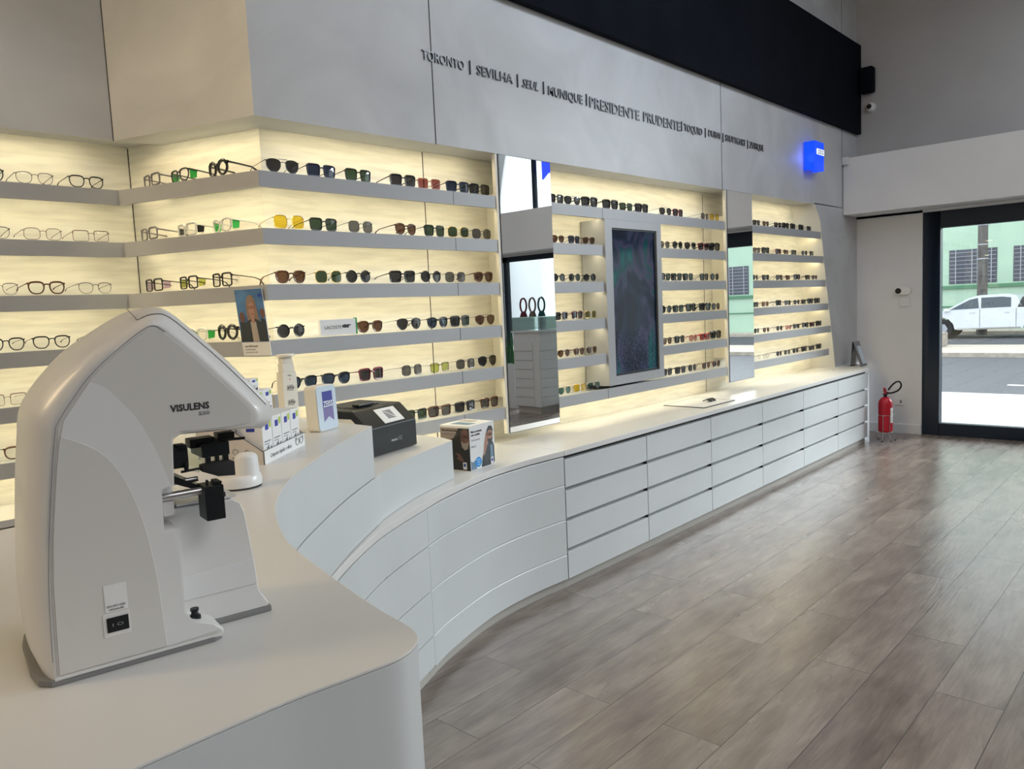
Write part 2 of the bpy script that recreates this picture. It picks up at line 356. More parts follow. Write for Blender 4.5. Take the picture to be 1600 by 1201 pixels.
# ------------------------------------------------------------ shelves
ROW = [2.255, 2.005, 1.757, 1.508, 1.265, 1.020]
RN = ['top', 'second', 'third', 'fourth', 'fifth', 'bottom']
def led(p0, p1, depthdir, z, power=None):
    power = power or LEDP
    p0, p1 = Vector((*p0, z)), Vector((*p1, z)); L = (p1-p0).length; m = (p0+p1)/2
    dd = Vector((*depthdir, 0)).normalized()
    area('led_light', m, (L*.97, .012), power*L, LEDC, direction=dd*.32+Vector((0, 0, -1)), xdir=(p1-p0).normalized())
def shelf(p0, p1, depth, z, label, group, seams=(), ndir=None, hang=.07, m0=0, m1=0):
    """front line p0->p1 (2d), wall side = ndir"""
    p0, p1 = Vector(p0), Vector(p1); nd = Vector(ndir).normalized(); t = (p1-p0).normalized()
    root = empty('display_shelf', (p0.x, p0.y, z-.02), label, 'shelf', group)
    L = (p1-p0).length
    def fr(q): v = t*q[0]+nd*q[1]; return (v.x, v.y, q[2])
    k_ = (depth-.001)/.2
    b = MB().prism([(.002+m0*.09, .018), (L-.002+m1*.09, .018), (L-.002+m1*k_, depth-.001), (.002+m0*k_, depth-.001)], lambda q: fr((q[0], q[1], -.013)), lambda q: fr((q[0], q[1], .005)), 'front'); b.build('board', None, root)
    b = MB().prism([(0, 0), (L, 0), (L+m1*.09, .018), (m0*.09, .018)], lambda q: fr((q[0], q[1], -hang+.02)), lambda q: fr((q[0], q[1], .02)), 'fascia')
    for sx in seams: b.box((sx-.0015, -.0006, -hang+.02), (sx+.0015, .004, .0203), 'dark', fr)
    b.build('fascia', None, root)
    MB().box((.03, .02, -.022), (L-.03, .034, -.014), 'cream', fr).build('led_channel', None, root)
    a = p0+nd*.045; c = p1+nd*.045
    led(a, c, nd, z-.045)
    return root
for i, z in enumerate(ROW):
    n_ = RN[i]
    shelf((1.8155, YP), (3.318, YP), .2, z, f'white lit display shelf left of the tall mirror, {n_} of six rows', 'display shelves', seams=(1.168,), ndir=(0, 1), m0=.143)
    a = A_-DR*.0005; b2 = B_-DR*.0005
    shelf(b2, a, .195, z-.0005, f'white display shelf on the angled return wall, {n_} of its six rows', 'display shelves', ndir=NR, m0=.143, m1=-.143)
    shelf((-1.6, 3.95), (1.5375, 3.95), .2, z, f'white display shelf of clear eyeglasses in the far left recess, {n_} of six rows', 'display shelves', ndir=(0, 1), m1=.143)
    if i == 0:
        shelf((3.83, YP), (6.125, YP), .2, z, 'white display shelf running over the screen between the two mirrors', 'display shelves', seams=(.54,), ndir=(0, 1))
    elif i < 5:
        shelf((3.83, YP), (4.365, YP), .2, z, f'short white display shelf between tall mirror and screen, {n_} row', 'display shelves', ndir=(0, 1))
        shelf((5.10, YP), (6.125, YP), .2, z, f'white display shelf between screen and narrow mirror, {n_} row', 'display shelves', ndir=(0, 1))
    else:
        shelf((3.83, YP), (6.125, YP), .2, z, 'white display shelf running under the screen between the two mirrors', 'display shelves', seams=(.54,), ndir=(0, 1))
    xr = 8.085+(2.545-z)*(8.65-8.085)/1.745+.04
    xr = {0: 8.255, 1: 8.325, 2: 8.385, 3: 8.455, 4: 8.52, 5: 8.47}[i]
    shelf((6.645, YP), (xr, YP), .08 if False else .2, z, f'white display shelf at the far right end, {n_} of six rows', 'display shelves', ndir=(0, 1))
# head leds under the bulkhead
led((1.98, 3.19), (3.3, 3.19), (0, 1), 2.478); led((3.85, 3.19), (6.1, 3.19), (0, 1), 2.485); led((6.67, 3.19), (8.0, 3.19), (0, 1), 2.505)
led((-1.5, 4.01), (1.5, 4.01), (0, 1), 2.478); pa = A_+NR*.06+DR*.08; pb = B_+NR*.06-DR*.08; led(pb, pa, NR, 2.478)
# mirrors on pale backing boards
def mirror(x0, x1, z0, z1, label):
    r = empty('wall_mirror', (x0, 3.12, z0), label, 'mirror')
    MB().box((0, -.0005, 0), (x1-x0, .001, z1-z0)).build('mirror_glass', 'mirror', r)
    MB().box((-.003, .001, -.003), (x1-x0+.003, .005, z1-z0+.002)).build('mirror_edge', 'blackm', r)
    MB().box((-.022, .005, -.002), (x1-x0+.004, .030, z1-z0)).build('backing_board', 'cream', r)
    MB().box((.1, .030, .2), (x1-x0-.1, .207, z1-z0-.2)).build('wall_bracket', 'cream', r)
mirror(3.345, 3.815, .862, 2.494, 'tall frameless mirror left of the screen reflecting a display island')
mirror(6.158, 6.628, .885, 2.516, 'narrow frameless mirror right of the screen reflecting a green building')
# screen
r = empty('display_screen', (4.375, YP, 1.036), 'tall dark video screen in a white surround between the display shelves', 'screen')
g = MB(); W_, H_ = .715, 1.146
g.box((0, -.012, 0), (.083, .19, H_)); g.box((.655, -.012, 0), (W_, .19, H_)); g.box((.083, -.012, 0), (.655, .19, .062)); g.box((.083, -.012, 1.09), (.655, .19, H_))
g.build('surround', 'fascia', r)
g = MB()
for a, b in (((.083, -.004, .062), (.092, .02, 1.09)), ((.635, -.004, .062), (.655, .02, 1.09)), ((.092, -.004, .062), (.635, .02, .075)), ((.092, -.004, 1.078), (.635, .02, 1.09))): g.box(a, b)
g.build('bezel', 'black', r)
m = mat('screen_picture', (.003, .004, .006), .12, spec=.12); MT['screen'] = m
n, l, b = nodes(m)
def nn(sc, det, dis, scale=(1, 1, 1), loc=(0, 0, 0)):
    tc = n.new('ShaderNodeTexCoord'); q = n.new('ShaderNodeMapping'); q.inputs['Scale'].default_value = scale; q.inputs['Location'].default_value = loc
    z = n.new('ShaderNodeTexNoise'); z.inputs['Scale'].default_value = sc; z.inputs['Detail'].default_value = det; z.inputs['Distortion'].default_value = dis
    l.new(tc.outputs['Object'], q.inputs[0]); l.new(q.outputs[0], z.inputs[0]); return z.outputs[0]
c1 = ramp(nn(3.2, 2, 1.0, (1.4, 1, .8), (.3, 0, .2)), [(.36, (.004, .008, .02)), (.47, (.010, .022, .05)), (.53, (.05, .045, .10)), (.62, (.0, .055, .065)), (.7, (.0, .10, .10))])
c2 = ramp(nn(40, 6, 2.5, (1, 1, .7)), [(.48, (0, 0, 0)), (.62, (.05, .05, .085))])
sx = n.new('ShaderNodeSeparateXYZ'); tcc = n.new('ShaderNodeTexCoord'); l.new(tcc.outputs['Object'], sx.inputs[0])
mr = n.new('ShaderNodeMapRange'); mr.inputs['From Min'].default_value = .45; mr.inputs['From Max'].default_value = .3; l.new(sx.outputs[2], mr.inputs[0])
c = mixc('ADD', c1, c2, mr.outputs[0])
l.new(c, b.inputs['Emission Color']); b.inputs['Emission Strength'].default_value = .62
MB().box((.092, .004, .075), (.635, .02, 1.078)).build('picture_panel', 'screen', r)

# ------------------------------------------------------------ curved counters
def crom(P, n=6, closed=False):
    out = []; P = [Vector(p) for p in P]
    for i in range(len(P)-1):
        p0 = P[max(i-1, 0)]; p1 = P[i]; p2 = P[i+1]; p3 = P[min(i+2, len(P)-1)]
        for k in range(n):
            t = k/n
            out.append(.5*((2*p1)+(-p0+p2)*t+(2*p0-5*p1+4*p2-p3)*t*t+(-p0+3*p1-3*p2+p3)*t**3))
    out.append(P[-1]); return out
TP = [(.640, .86), (.657, .941), (.687, 1.066), (.732, 1.238), (.768, 1.333), (.822, 1.447), (.882, 1.553), (.960, 1.665), (1.092, 1.815), (1.275, 1.978), (1.489, 2.155), (1.756, 2.350), (1.857, 2.42), (2.15, 2.574), (2.485, 2.702)]
BP = [(.640, .86), (.657, .941), (.687, 1.066), (.732, 1.238), (.768, 1.333), (.822, 1.447), (.882, 1.553), (.960, 1.665), (1.092, 1.812), (1.275, 1.974), (1.489, 2.142), (1.756, 2.315), (2.115, 2.483), (2.309, 2.562), (2.667, 2.664), (2.994, 2.698), (3.315, 2.692)]
def upto(path, x0, x1):
    out = []
    for i in range(len(path)-1):
        a, b = path[i], path[i+1]
        for xx in (x0, x1):
            pass
        if a.x >= x0-1e-6 and a.x <= x1+1e-6: out.append(a)
        if b.x > x1 and a.x < x1: out.append(a.lerp(b, (x1-a.x)/(b.x-a.x)))
        if a.x < x0 and b.x > x0: out.append(a.lerp(b, (x0-a.x)/(b.x-a.x)))
    if path[-1].x <= x1+1e-6: out.append(path[-1])
    return out
T = crom(TP); B = crom(BP)
# rounded outer corner and straight front of the desk
corner = [Vector((x, y)) for x, y in [(-1.6, .735), (.20, .745), (.40, .742), (.50, .730), (.555, .724), (.588, .732), (.610, .748), (.625, .775), (.632, .81)]]
corner = [corner[0], corner[1]] + crom(corner[1:], 4)[1:]
def nrm(path, i):
    a = path[max(i-1, 0)]; b = path[min(i+1, len(path)-1)]; t = (b-a).normalized(); return Vector((-t.y, t.x))   # left of travel = inside
def sweep(mb, path, prof, mt, caps=True):
    """prof: closed list of (inward, z)"""
    rings = []
    for i, p in enumerate(path):
        nn_ = nrm(path, i); rings.append([(p.x+nn_.x*o, p.y+nn_.y*o, z) for o, z in prof])
    return mb.loft(rings, mt, caps=caps)
def strip(z0, z1, th=.016, lip=.0):
    if lip: return [(0, z0), (0, z1-lip), (lip*.7, z1), (th, z1), (th, z0)]
    return [(0, z0), (0, z1), (th, z1), (th, z0)]
desk = empty('reception_desk', (.2, 1.3, 0), 'white curved reception desk in the foreground with the lens machine on top', 'desk')
world_coords[desk.name] = True
Tdesk = upto(T, 0, 1.756); Bdesk = upto(B, 0, 1.756)
path_t = corner+Tdesk; path_b = corner+Bdesk
backp = [(1.756, 3.12), (1.40, 3.12), (1.15, 2.7), (.9, 2.25), (.72, 1.98), (.55, 1.885), (-1.6, 1.885)]
poly = [tuple(p) for p in path_t]+backp
m_ = MB().vprism(poly, 1.181, 1.185); m_.build('desk_top', 'top', desk, bevel=.0012)
g = MB(); sweep(g, path_t, [(.0006, .990), (.0006, 1.1806), (.0162, 1.1806), (.0162, .990)], 'front'); g.build('upper_panel', None, desk, smooth=True)
g = MB(); sweep(g, path_t, strip(.804, .986), 'front'); g.build('middle_panel', None, desk, smooth=True)
g = MB(); g.vprism([(1.740, 2.345), (1.756, 2.355), (1.756, 3.12), (1.740, 3.12)], .9885, 1.1806); g.build('end_panel', 'front', desk)
inner = [p+nrm(path_b, i)*.02 for i, p in enumerate(path_b)]; inner_t = [p+nrm(path_t, i)*.02 for i, p in enumerate(path_t)]
bk_ = [(1.73, 3.10), (1.42, 3.10), (1.2, 2.7), (.95, 2.25), (.75, 2.0), (.56, 1.84), (-1.6, 1.84)]
g = MB(); g.vprism([tuple(p) for p in inner]+bk_, .06, .766); g.vprism([tuple(p) for p in inner_t]+bk_, .803, 1.149); g.build('core', 'dark', desk)
Bd2 = corner+upto(B, 0, 2.115)
g = MB(); sweep(g, corner+upto(B, 0, 1.30), strip(.769, .800), 'front'); g.build('ledge_strip', None, desk, smooth=True)
Bd2 = corner+upto(B, 0, 1.757)
for z0, z1 in ((.605, .765), (.405, .601), (.205, .401), (.07, .201)):
    g = MB(); sweep(g, Bd2, strip(z0, z1), 'front'); g.build('lower_panel', None, desk, smooth=True)
g = MB(); sweep(g, Bd2, [(.03, 0), (.03, .068), (.045, .068), (.045, 0)], 'kick'); g.build('plinth', None, desk, smooth=True)
# middle step of the counter
st = empty('counter_step', (2.1, 2.8, .8), 'white curved step of the counter that carries the black printer', 'counter')
world_coords[st.name] = True
Ts = upto(T, 1.757, 2.49)
g = MB(); g.vprism([tuple(p) for i, p in enumerate(Ts)]+[(2.514, 2.80), (2.514, 3.12), (1.757, 3.12)], .983, .987); g.build('step_top', 'top', st, bevel=.0012)
g = MB(); sweep(g, Ts, [(.0006, .802), (.0006, .9826), (.0162, .9826), (.0162, .802)], 'front'); g.build('riser', None, st, smooth=True)
MB().vprism([(2.472, 2.70), (2.485, 2.705), (2.513, 2.80), (2.513, 3.12), (2.497, 3.12)], .802, .9826).build('end_panel', 'front', st)
g = MB(); g.vprism([(p+nrm(Ts, i)*.02).to_tuple() for i, p in enumerate(Ts)]+[(2.49, 3.11), (1.76, 3.11)], .803, .954); g.build('core', 'dark', st)
Bs = upto(B, 1.757, 2.116)
for z0, z1 in ((.605, .765), (.405, .601), (.205, .401), (.07, .201)):
    g = MB(); sweep(g, Bs, strip(z0, z1), 'front'); g.build('lower_panel', None, st, smooth=True)
g = MB(); sweep(g, Bs, [(.03, 0), (.03, .068), (.045, .068), (.045, 0)], 'kick'); g.build('plinth', None, st, smooth=True)
g = MB(); g.vprism([(p+nrm(Bs, i)*.02).to_tuple() for i, p in enumerate(Bs)]+[(2.10, 3.1), (1.76, 3.1)], .06, .766); g.build('lower_core', 'dark', st)
# curved drawer unit
def yf(x): return 2.692+.017*(x-3.315)
cd = empty('curved_drawer_cabinet', (2.7, 2.8, 0), 'white curved drawer cabinet joining the reception desk to the straight counter', 'cabinet')
world_coords[cd.name] = True
Bc = upto(B, 2.118, 3.312)
for z0, z1 in ((.605, .762), (.405, .601), (.205, .401), (.062, .201)):
    g = MB(); sweep(g, Bc, strip(z0, z1, lip=.004), 'front'); g.build('drawer', None, cd, smooth=True, angle=25)
g = MB(); g.vprism([(p+nrm(Bc, i)*.02).to_tuple() for i, p in enumerate(Bc)]+[(3.312, 3.3), (2.118, 3.1)], .06, .766); g.build('carcass', 'dark', cd)
g = MB(); sweep(g, Bc, [(.03, 0), (.03, .06), (.045, .06), (.045, 0)], 'kick'); g.build('plinth', None, cd, smooth=True)
g = MB(); Bt = upto(B, 1.302, 3.314)
pc = [(p-nrm(Bt, i)*.006*min(1, (p.x-1.302)/.8)).to_tuple() for i, p in enumerate(Bt)]
pin = [(p+nrm(Bt, i)*.24*min(1, .1+(p.x-1.302)/.5)).to_tuple() for i, p in enumerate(Bt) if p.x < 2.2]
g.vprism(pc+[(3.314, 3.325), (2.53, 3.325)]+pin[::-1], .769, .800)
o = g.build('curved_countertop', 'top', None, bevel=.003); tag(o, 'pale curved countertop slab holding the box with two portraits', 'countertop')
g = MB(); g.vprism([(3.316, yf(3.315)-.006), (8.645, yf(8.645)-.006), (9.27, 3.127), (8.66, 3.127), (8.50, 3.325), (3.316, 3.325)], .769, .800)
o = g.build('straight_countertop', 'top', None, bevel=.003); tag(o, 'long pale straight countertop slab running below the lit shelves', 'countertop')
# straight drawer cabinets
XS = [3.315, 4.18, 5.06, 5.95, 6.83, 7.72, 8.63]
ang = math.atan(.017)
pos = ['first from the curved cabinet', 'second from the curved cabinet', 'third from the curved cabinet', 'fourth from the curved cabinet', 'fifth from the curved cabinet', 'last one beside the fire extinguisher']
for k in range(6):
    x0, x1 = XS[k], XS[k+1]; wd = x1-x0; fr = frame2((0, 0, 0), ang)
    r = empty('drawer_cabinet', (x0, yf(x0), 0), f'straight white four-drawer cabinet, {pos[k]}', 'cabinet', 'drawer cabinets under the straight countertop')
    for z0, z1 in ((.588, .746), (.412, .566), (.236, .390), (.060, .214)):
        g = MB(); pr = [(0, z0), (0, z1-.001), (.001, z1), (.034, z1), (.034, z0)]
        g.prism(pr, lambda p: fr((.005, p[0], p[1])), lambda p: fr((wd-.002, p[0], p[1])), 'front'); g.build('drawer', None, r)
    g = MB().box((0, .034, .058), (wd, .5, .768), 'fascia', fr)  # greyer than the drawers, so recess shade is in the colour
    g.box((0, .004, .058), (.005, .0345, .746), 'dark', fr); g.box((.004, .0250, .750), (wd, .0345, .768), 'dark', fr); g.build('carcass', None, r)
    MB().box((0, .03, 0), (wd, .045, .058), 'kick', fr).build('plinth', None, r)
    if k == 5:
        MB().add([(wd, -.001, .0), (wd+.006, -.001, .0), (wd+.6, .37, 0), (wd+.59, .37, 0), (wd, -.001, .768), (wd+.006, -.001, .768), (wd+.6, .37, .768), (wd+.59, .37, .768)],
                 [(0, 3, 2, 1), (4, 5, 6, 7), (0, 1, 5, 4), (1, 2, 6, 5), (2, 3, 7, 6), (3, 0, 4, 7)], 'front').build('end_panel', None, r)
# low counter in the left recess
lc = empty('recess_counter', (0, 3.9, 0), 'low pale counter under the shelves of the far left recess', 'counter')
MB().box((-1.6, -.1, .769), (1.55, .24, .80)).build('slab', 'top', lc); MB().box((-1.6, -.07, 0), (1.5, .24, .76)).build('base', 'front', lc)
#@@PART2
# ------------------------------------------------------------ eyewear
def shape(kind, w, h, n=20):
    P = []
    for k in range(n):
        a = 2*math.pi*k/n; c, s = math.cos(a), math.sin(a)
        if kind == 'round': x, y = c, s
        elif kind == 'square':
            e = .38; x = math.copysign(abs(c)**e, c); y = math.copysign(abs(s)**e, s); x *= 1+.06*y
        elif kind == 'rect':
            e = .3; x = math.copysign(abs(c)**e, c); y = math.copysign(abs(s)**e, s)
        elif kind == 'panto':
            e = .72; x = math.copysign(abs(c)**e, c)*(1+.08*s); y = s if s < 0 else math.copysign(abs(s)**.6, s)*.86
        elif kind == 'aviator': x = c*(1+.14*s); y = s if s < 0 else s**.6*.9; x = x-.10*(-s if s < 0 else 0)*0
        elif kind == 'octa':
            e = .62; x = math.copysign(abs(c)**e, c); y = math.copysign(abs(s)**e, s)
        elif kind == 'cat': x = c*(1+.12*s); y = s*.9+.12*c*(1 if s > 0 else 0)
        P.append((x*w/2, y*h/2))
    return P
def make_pair(kind, w, h, rim, fm, lm, top=0, temple=.0022, bar=False, shield=None):
    rim = rim*1.2; temple = temple*1.15; h = h*1.04
    """local: x right, -y front, z up from the shelf"""
    P = {}
    bridge = .020; cx = w/2+bridge/2; zc = h/2+rim+.0005
    outl = shape(kind, w, h); g = MB()
    for sg in (-1, 1):
        pts = [(sg*(cx+x), abs(cx+x)**2*1.2, zc+z) for x, z in outl]
        if sg < 0: pts = pts[::-1]
        rr = [rim*(1+top*max(0, (p[2]-zc)/(h/2))) for p in pts]
        g.tube(pts, rr, seg=5, closed=True)
    zt = zc+h*.22
    g.tube([(-bridge/2-.002, 0, zt-.002), (-.004, -.001, zt+.002), (.004, -.001, zt+.002), (bridge/2+.002, 0, zt-.002)], rim*1.1, seg=5)
    if bar: g.tube([(-bridge/2-.008, 0, zc+h*.46), (bridge/2+.008, 0, zc+h*.46)], rim*.8, seg=5)
    for sg in (-1, 1):      # end pieces
        xo = cx+w/2; g.tube([(sg*(xo-.003), xo**2*1.1, zt+h*.1), (sg*(xo+.004), xo**2*1.2+.003, zt+h*.1)], rim*1.3, seg=5)
    P['frame'] = (g, fm)
    l_ = MB()
    for sg in (-1, 1):
        pts = [(sg*(cx+x*.98), abs(cx+x)**2*1.2, zc+z*.98) for x, z in outl]
        l_.add(pts+[(sg*cx, cx*cx*1.2-.0012, zc)], [(i, (i+1) % len(pts), len(pts)) for i in range(len(pts))])
    P['lenses'] = (l_, lm)
    xo = cx+w/2+.003; y0 = xo**2*1.2+.003; z0 = zt+h*.1
    for nm, sg in (('temple_left', -1), ('temple_right', 1)):
        q = MB(); q.tube([(sg*xo, y0, z0), (sg*xo, .05, z0-.004), (sg*xo, .10, z0-.010), (sg*xo*.97, .122, z0*.55), (sg*xo*.94, .138, .003)], [temple*1.2, temple, temple*.9, temple*1.1, temple*1.1], seg=5, flat=.6)
        if shield: q.add([(sg*xo, y0, z0), (sg*xo, y0+.03, z0-.002), (sg*xo, y0+.026, .012), (sg*xo, y0, .008)], [(0, 1, 2, 3)], shield)
        P[nm] = (q, fm)
    return P
KINDS = {
 'sq_black': ('black square sunglasses', make_pair('square', .052, .042, .0024, FM['black'], LT['smoke'], .5, .003)),
 'rd_black': ('round black sunglasses', make_pair('round', .048, .044, .0020, FM['black'], LT['smoke'], .2)),
 'bg_black': ('chunky black sunglasses', make_pair('square', .056, .046, .0036, FM['black'], LT['smoke'], .6, .0042)),
 'av_smoke': ('dark aviator sunglasses', make_pair('aviator', .055, .048, .0012, FM['gun'], LT['smoke'], 0, .0014, True)),
 'av_green': ('green-lensed wire sunglasses', make_pair('octa', .050, .044, .0011, FM['gold'], LT['green'], 0, .0013)),
 'sq_green': ('black sunglasses with green lenses', make_pair('square', .050, .042, .0020, FM['black'], LT['green'], .4)),
 'navy': ('navy blue square sunglasses', make_pair('square', .053, .042, .0022, FM['navy'], LT['navy'], .4)),
 'bluelens': ('black sunglasses with blue lenses', make_pair('panto', .050, .044, .0022, FM['black'], LT['blue'], .4)),
 'tort': ('tortoiseshell sunglasses with brown lenses', make_pair('panto', .048, .043, .0024, FM['tort'], LT['brown'], .4, .0028)),
 'tortsq': ('square tortoiseshell sunglasses', make_pair('square', .050, .042, .0024, FM['tort'], LT['grey'], .5, .0028)),
 'yellow': ('wire sunglasses with bright yellow lenses', make_pair('octa', .050, .046, .0011, FM['gold'], LT['yellow'], 0, .0013)),
 'olive': ('gold wire sunglasses with olive lenses', make_pair('octa', .050, .044, .0011, FM['gold'], LT['olive'], 0, .0013)),
 'limel': ('wire sunglasses with yellow-green lenses', make_pair('square', .046, .038, .0010, FM['gun'], LT['lime'], 0, .0012)),
 'rosel': ('rose-framed sunglasses with reddish lenses', make_pair('square', .048, .040, .0020, FM['rose'], LT['rose'], .2)),
 'red': ('red-framed sunglasses', make_pair('square', .050, .040, .0028, FM['red'], LT['rose'], .4, .0036)),
 'pink': ('pink crystal sunglasses', make_pair('panto', .048, .042, .0024, FM['rose'], LT['pink'], .3)),
 'teal': ('wire sunglasses with teal lenses', make_pair('aviator', .050, .044, .0011, FM['gun'], LT['teal'], 0, .0013, True)),
 'grad': ('thin wire sunglasses with grey lenses', make_pair('octa', .048, .042, .0011, FM['gun'], LT['grey'], 0, .0013)),
 'brownw': ('brown wire aviator sunglasses', make_pair('aviator', .052, .045, .0013, FM['brown'], LT['brown'], 0, .0014, True)),
 'wine': ('dark wine sunglasses', make_pair('square', .050, .043, .0028, FM['wine'], LT['smoke'], .4, .003)),
 'beige': ('beige acetate sunglasses', make_pair('square', .052, .042, .0032, FM['beige'], LT['brown'], .4, .004)),
 'o_panto': ('black round-eye eyeglasses', make_pair('panto', .050, .044, .0017, FM['black'], MT['demo'], .5, .0018)),
 'o_wire': ('fine grey wire eyeglasses', make_pair('panto', .050, .042, .0008, FM['gun'], MT['demo'], .5, .0014)),
 'o_octa': ('thin bronze octagonal eyeglasses', make_pair('octa', .052, .040, .0008, FM['brown'], MT['demo'], .2, .0012)),
 'o_rect': ('thin rectangular half-rim eyeglasses', make_pair('rect', .054, .038, .0007, FM['brown'], MT['demo'], .9, .0012)),
 'o_thick': ('thick dark panto eyeglasses', make_pair('panto', .050, .044, .0022, FM['tort'], MT['demo'], .5, .0024)),
 's_grey': ('grey translucent safety glasses', make_pair('rect', .056, .040, .0026, FM['grey'], MT['demo'], .3, .004)),
 's_lime': ('grey safety glasses with a lime temple', make_pair('panto', .056, .046, .0022, FM['gun'], MT['demo'], .5, .004, shield=FM['green'])),
 's_white': ('clear white safety glasses', make_pair('rect', .056, .040, .0028, FM['whitef'], MT['demo'], .3, .004, shield=FM['black'])),
 's_green': ('clear safety glasses with green inner trim', make_pair('panto', .056, .046, .0026, FM['whitef'], MT['demo'], .3, .004, shield=FM['green'])),
 's_purple': ('black safety glasses with purple side shields', make_pair('rect', .054, .042, .0024, FM['black'], MT['demo'], .3, .003, shield=LT['purple'])),
 's_yellow': ('black safety glasses with yellow side shields', make_pair('rect', .054, .042, .0024, FM['black'], MT['demo'], .3, .003, shield=LT['lime'])),
 's_clear': ('black safety glasses with clear side shields', make_pair('rect', .056, .044, .0024, FM['black'], MT['demo'], .3, .003, shield=MT['demo'])),
 's_goggle': ('bulky black and silver sports goggles', make_pair('round', .056, .048, .0042, FM['black'], MT['demo'], .3, .005)),
}
PROTO = {}
def ordinal(i): return ['first', 'second', 'third', 'fourth', 'fifth', 'sixth', 'seventh', 'eighth', 'ninth', 'tenth'][i]
def eyewear(kind, loc, rz, label, group, sc=1.0):
    base, parts = KINDS[kind]; cat = 'eyeglasses' if kind[:2] in ('o_', 's_') else 'sunglasses'
    if kind not in PROTO:
        r = empty('eyeglasses' if cat == 'eyeglasses' else 'sunglasses', loc, label, cat, group, rz)
        for nm, (g, fm) in parts.items():
            vs = MB(); vs.v, vs.f, vs.m = g.v, g.f, g.m
            vs.mats = [q if q is not None else fm for q in g.mats] if g.mats else [fm]
            if not g.mats: vs.m = [0]*len(g.f)
            if len(g.mats) == 1:      # only the shield carries a material of its own
                vs.mats = [fm, g.mats[0]]; nf = len(g.f)
                vs.m = [0]*(nf-1)+[1]
            o = vs.build({'temple_left': 'temple', 'temple_right': 'temple'}.get(nm, nm), None, r, smooth=True, angle=60)
            for md in list(o.modifiers): o.modifiers.remove(md)
        r.scale = (sc, sc, sc); PROTO[kind] = r; return r
    src = PROTO[kind]; r = src.copy(); COL.objects.link(r); r.location = loc; r.rotation_euler = (0, 0, rz)
    r['label'] = label; r['group'] = group; r['category'] = cat
    r.scale = (sc, sc, sc)
    for ch in src.children:
        c = ch.copy(); COL.objects.link(c); c.parent = r
    return r
def row(kinds, xs, sect, ri, wall, yfun=None):
    z = ROW[ri]+.0060
    for i, (k, x) in enumerate(zip(kinds.split(), xs)):
        base = KINDS[k][0]; j = random.uniform(-.10, .10)
        lab = f'{base}, {ordinal(i)} from {"right" if wall == "ret" else "left"}, {RN[ri]} shelf {sect}'
        if wall == 'ret':
            p = A_+NR*.05+DR*x; loc = (p.x, p.y, z); rz = math.atan2(NR.x*-1, NR.y)-.30+j*.4
        elif wall == 'left': loc = (x, 4.0, z); rz = j
        else: loc = (x, 3.178+random.uniform(-.004, .004), z); rz = j
        eyewear(k, loc, rz, lab, 'eyewear on display '+sect, .98 if 'right of' in sect else (1.02 if 'mirror and screen' in sect else 1.16 if 'screen' in sect else 1.24))
S1 = 'left of tall mirror'
row('av_smoke navy sq_green sq_black rosel navy sq_black', [1.969, 2.174, 2.389, 2.675, 2.857, 3.066, 3.245], S1, 0, 'm')
row('yellow sq_green grad tort sq_green av_green grad', [1.981, 2.171, 2.385, 2.673, 2.876, 3.054, 3.245], S1, 1, 'm')
row('tort av_green rd_black sq_black rd_black grad tort', [1.971, 2.177, 2.35, 2.633, 2.834, 3.016, 3.24], S1, 2, 'm')
row('rd_black tort av_smoke bluelens sq_black brownw', [1.954, 2.406, 2.664, 2.863, 3.033, 3.24], S1, 3, 'm')
row('bluelens bluelens wine grad limel grad av_smoke', [1.992, 2.182, 2.395, 2.662, 2.864, 3.061, 3.245], S1, 4, 'm')
row('sq_green tortsq sq_black tortsq', [2.673, 2.846, 3.044, 3.24], S1, 5, 'm')
S2 = 'between tall mirror and screen'
row('sq_black av_smoke bg_black bg_black sq_green bg_black av_smoke wine grad yellow', [3.939, 4.109, 4.294, 4.544, 4.73, 4.942, 5.268, 5.458, 5.888, 6.045], 'over the screen', 0, 'm')
for ri, ks, xs in ((1, 'tort navy tort', [3.945, 4.11, 4.27]), (2, 'rd_black rd_black rd_black', [3.934, 4.1, 4.268]), (3, 'sq_black wine olive', [3.945, 4.12, 4.268]), (4, 'brownw tort brownw', [3.955, 4.125, 4.268]), (5, 'teal yellow teal', [3.95, 4.12, 4.268])):
    row(ks, xs, S2, ri, 'm')
S3 = 'between screen and narrow mirror'
for ri, ks, xs in ((1, 'grad rd_black av_smoke wine bg_black', [5.235, 5.43, 5.63, 5.845, 6.04]), (2, 'sq_black sq_black sq_black sq_black rd_black', [5.235, 5.405, 5.58, 5.86, 6.03]), (3, 'rd_black sq_black bg_black bg_black rd_black', [5.235, 5.42, 5.62, 5.86, 6.035]),
                   (4, 'tort sq_black pink red bg_black', [5.235, 5.44, 5.65, 5.84, 6.035]), (5, 'sq_black sq_black rd_black brownw tort', [5.235, 5.43, 5.63, 5.86, 6.035])):
    row(ks, xs, S3, ri, 'm')
S4 = 'right of narrow mirror'
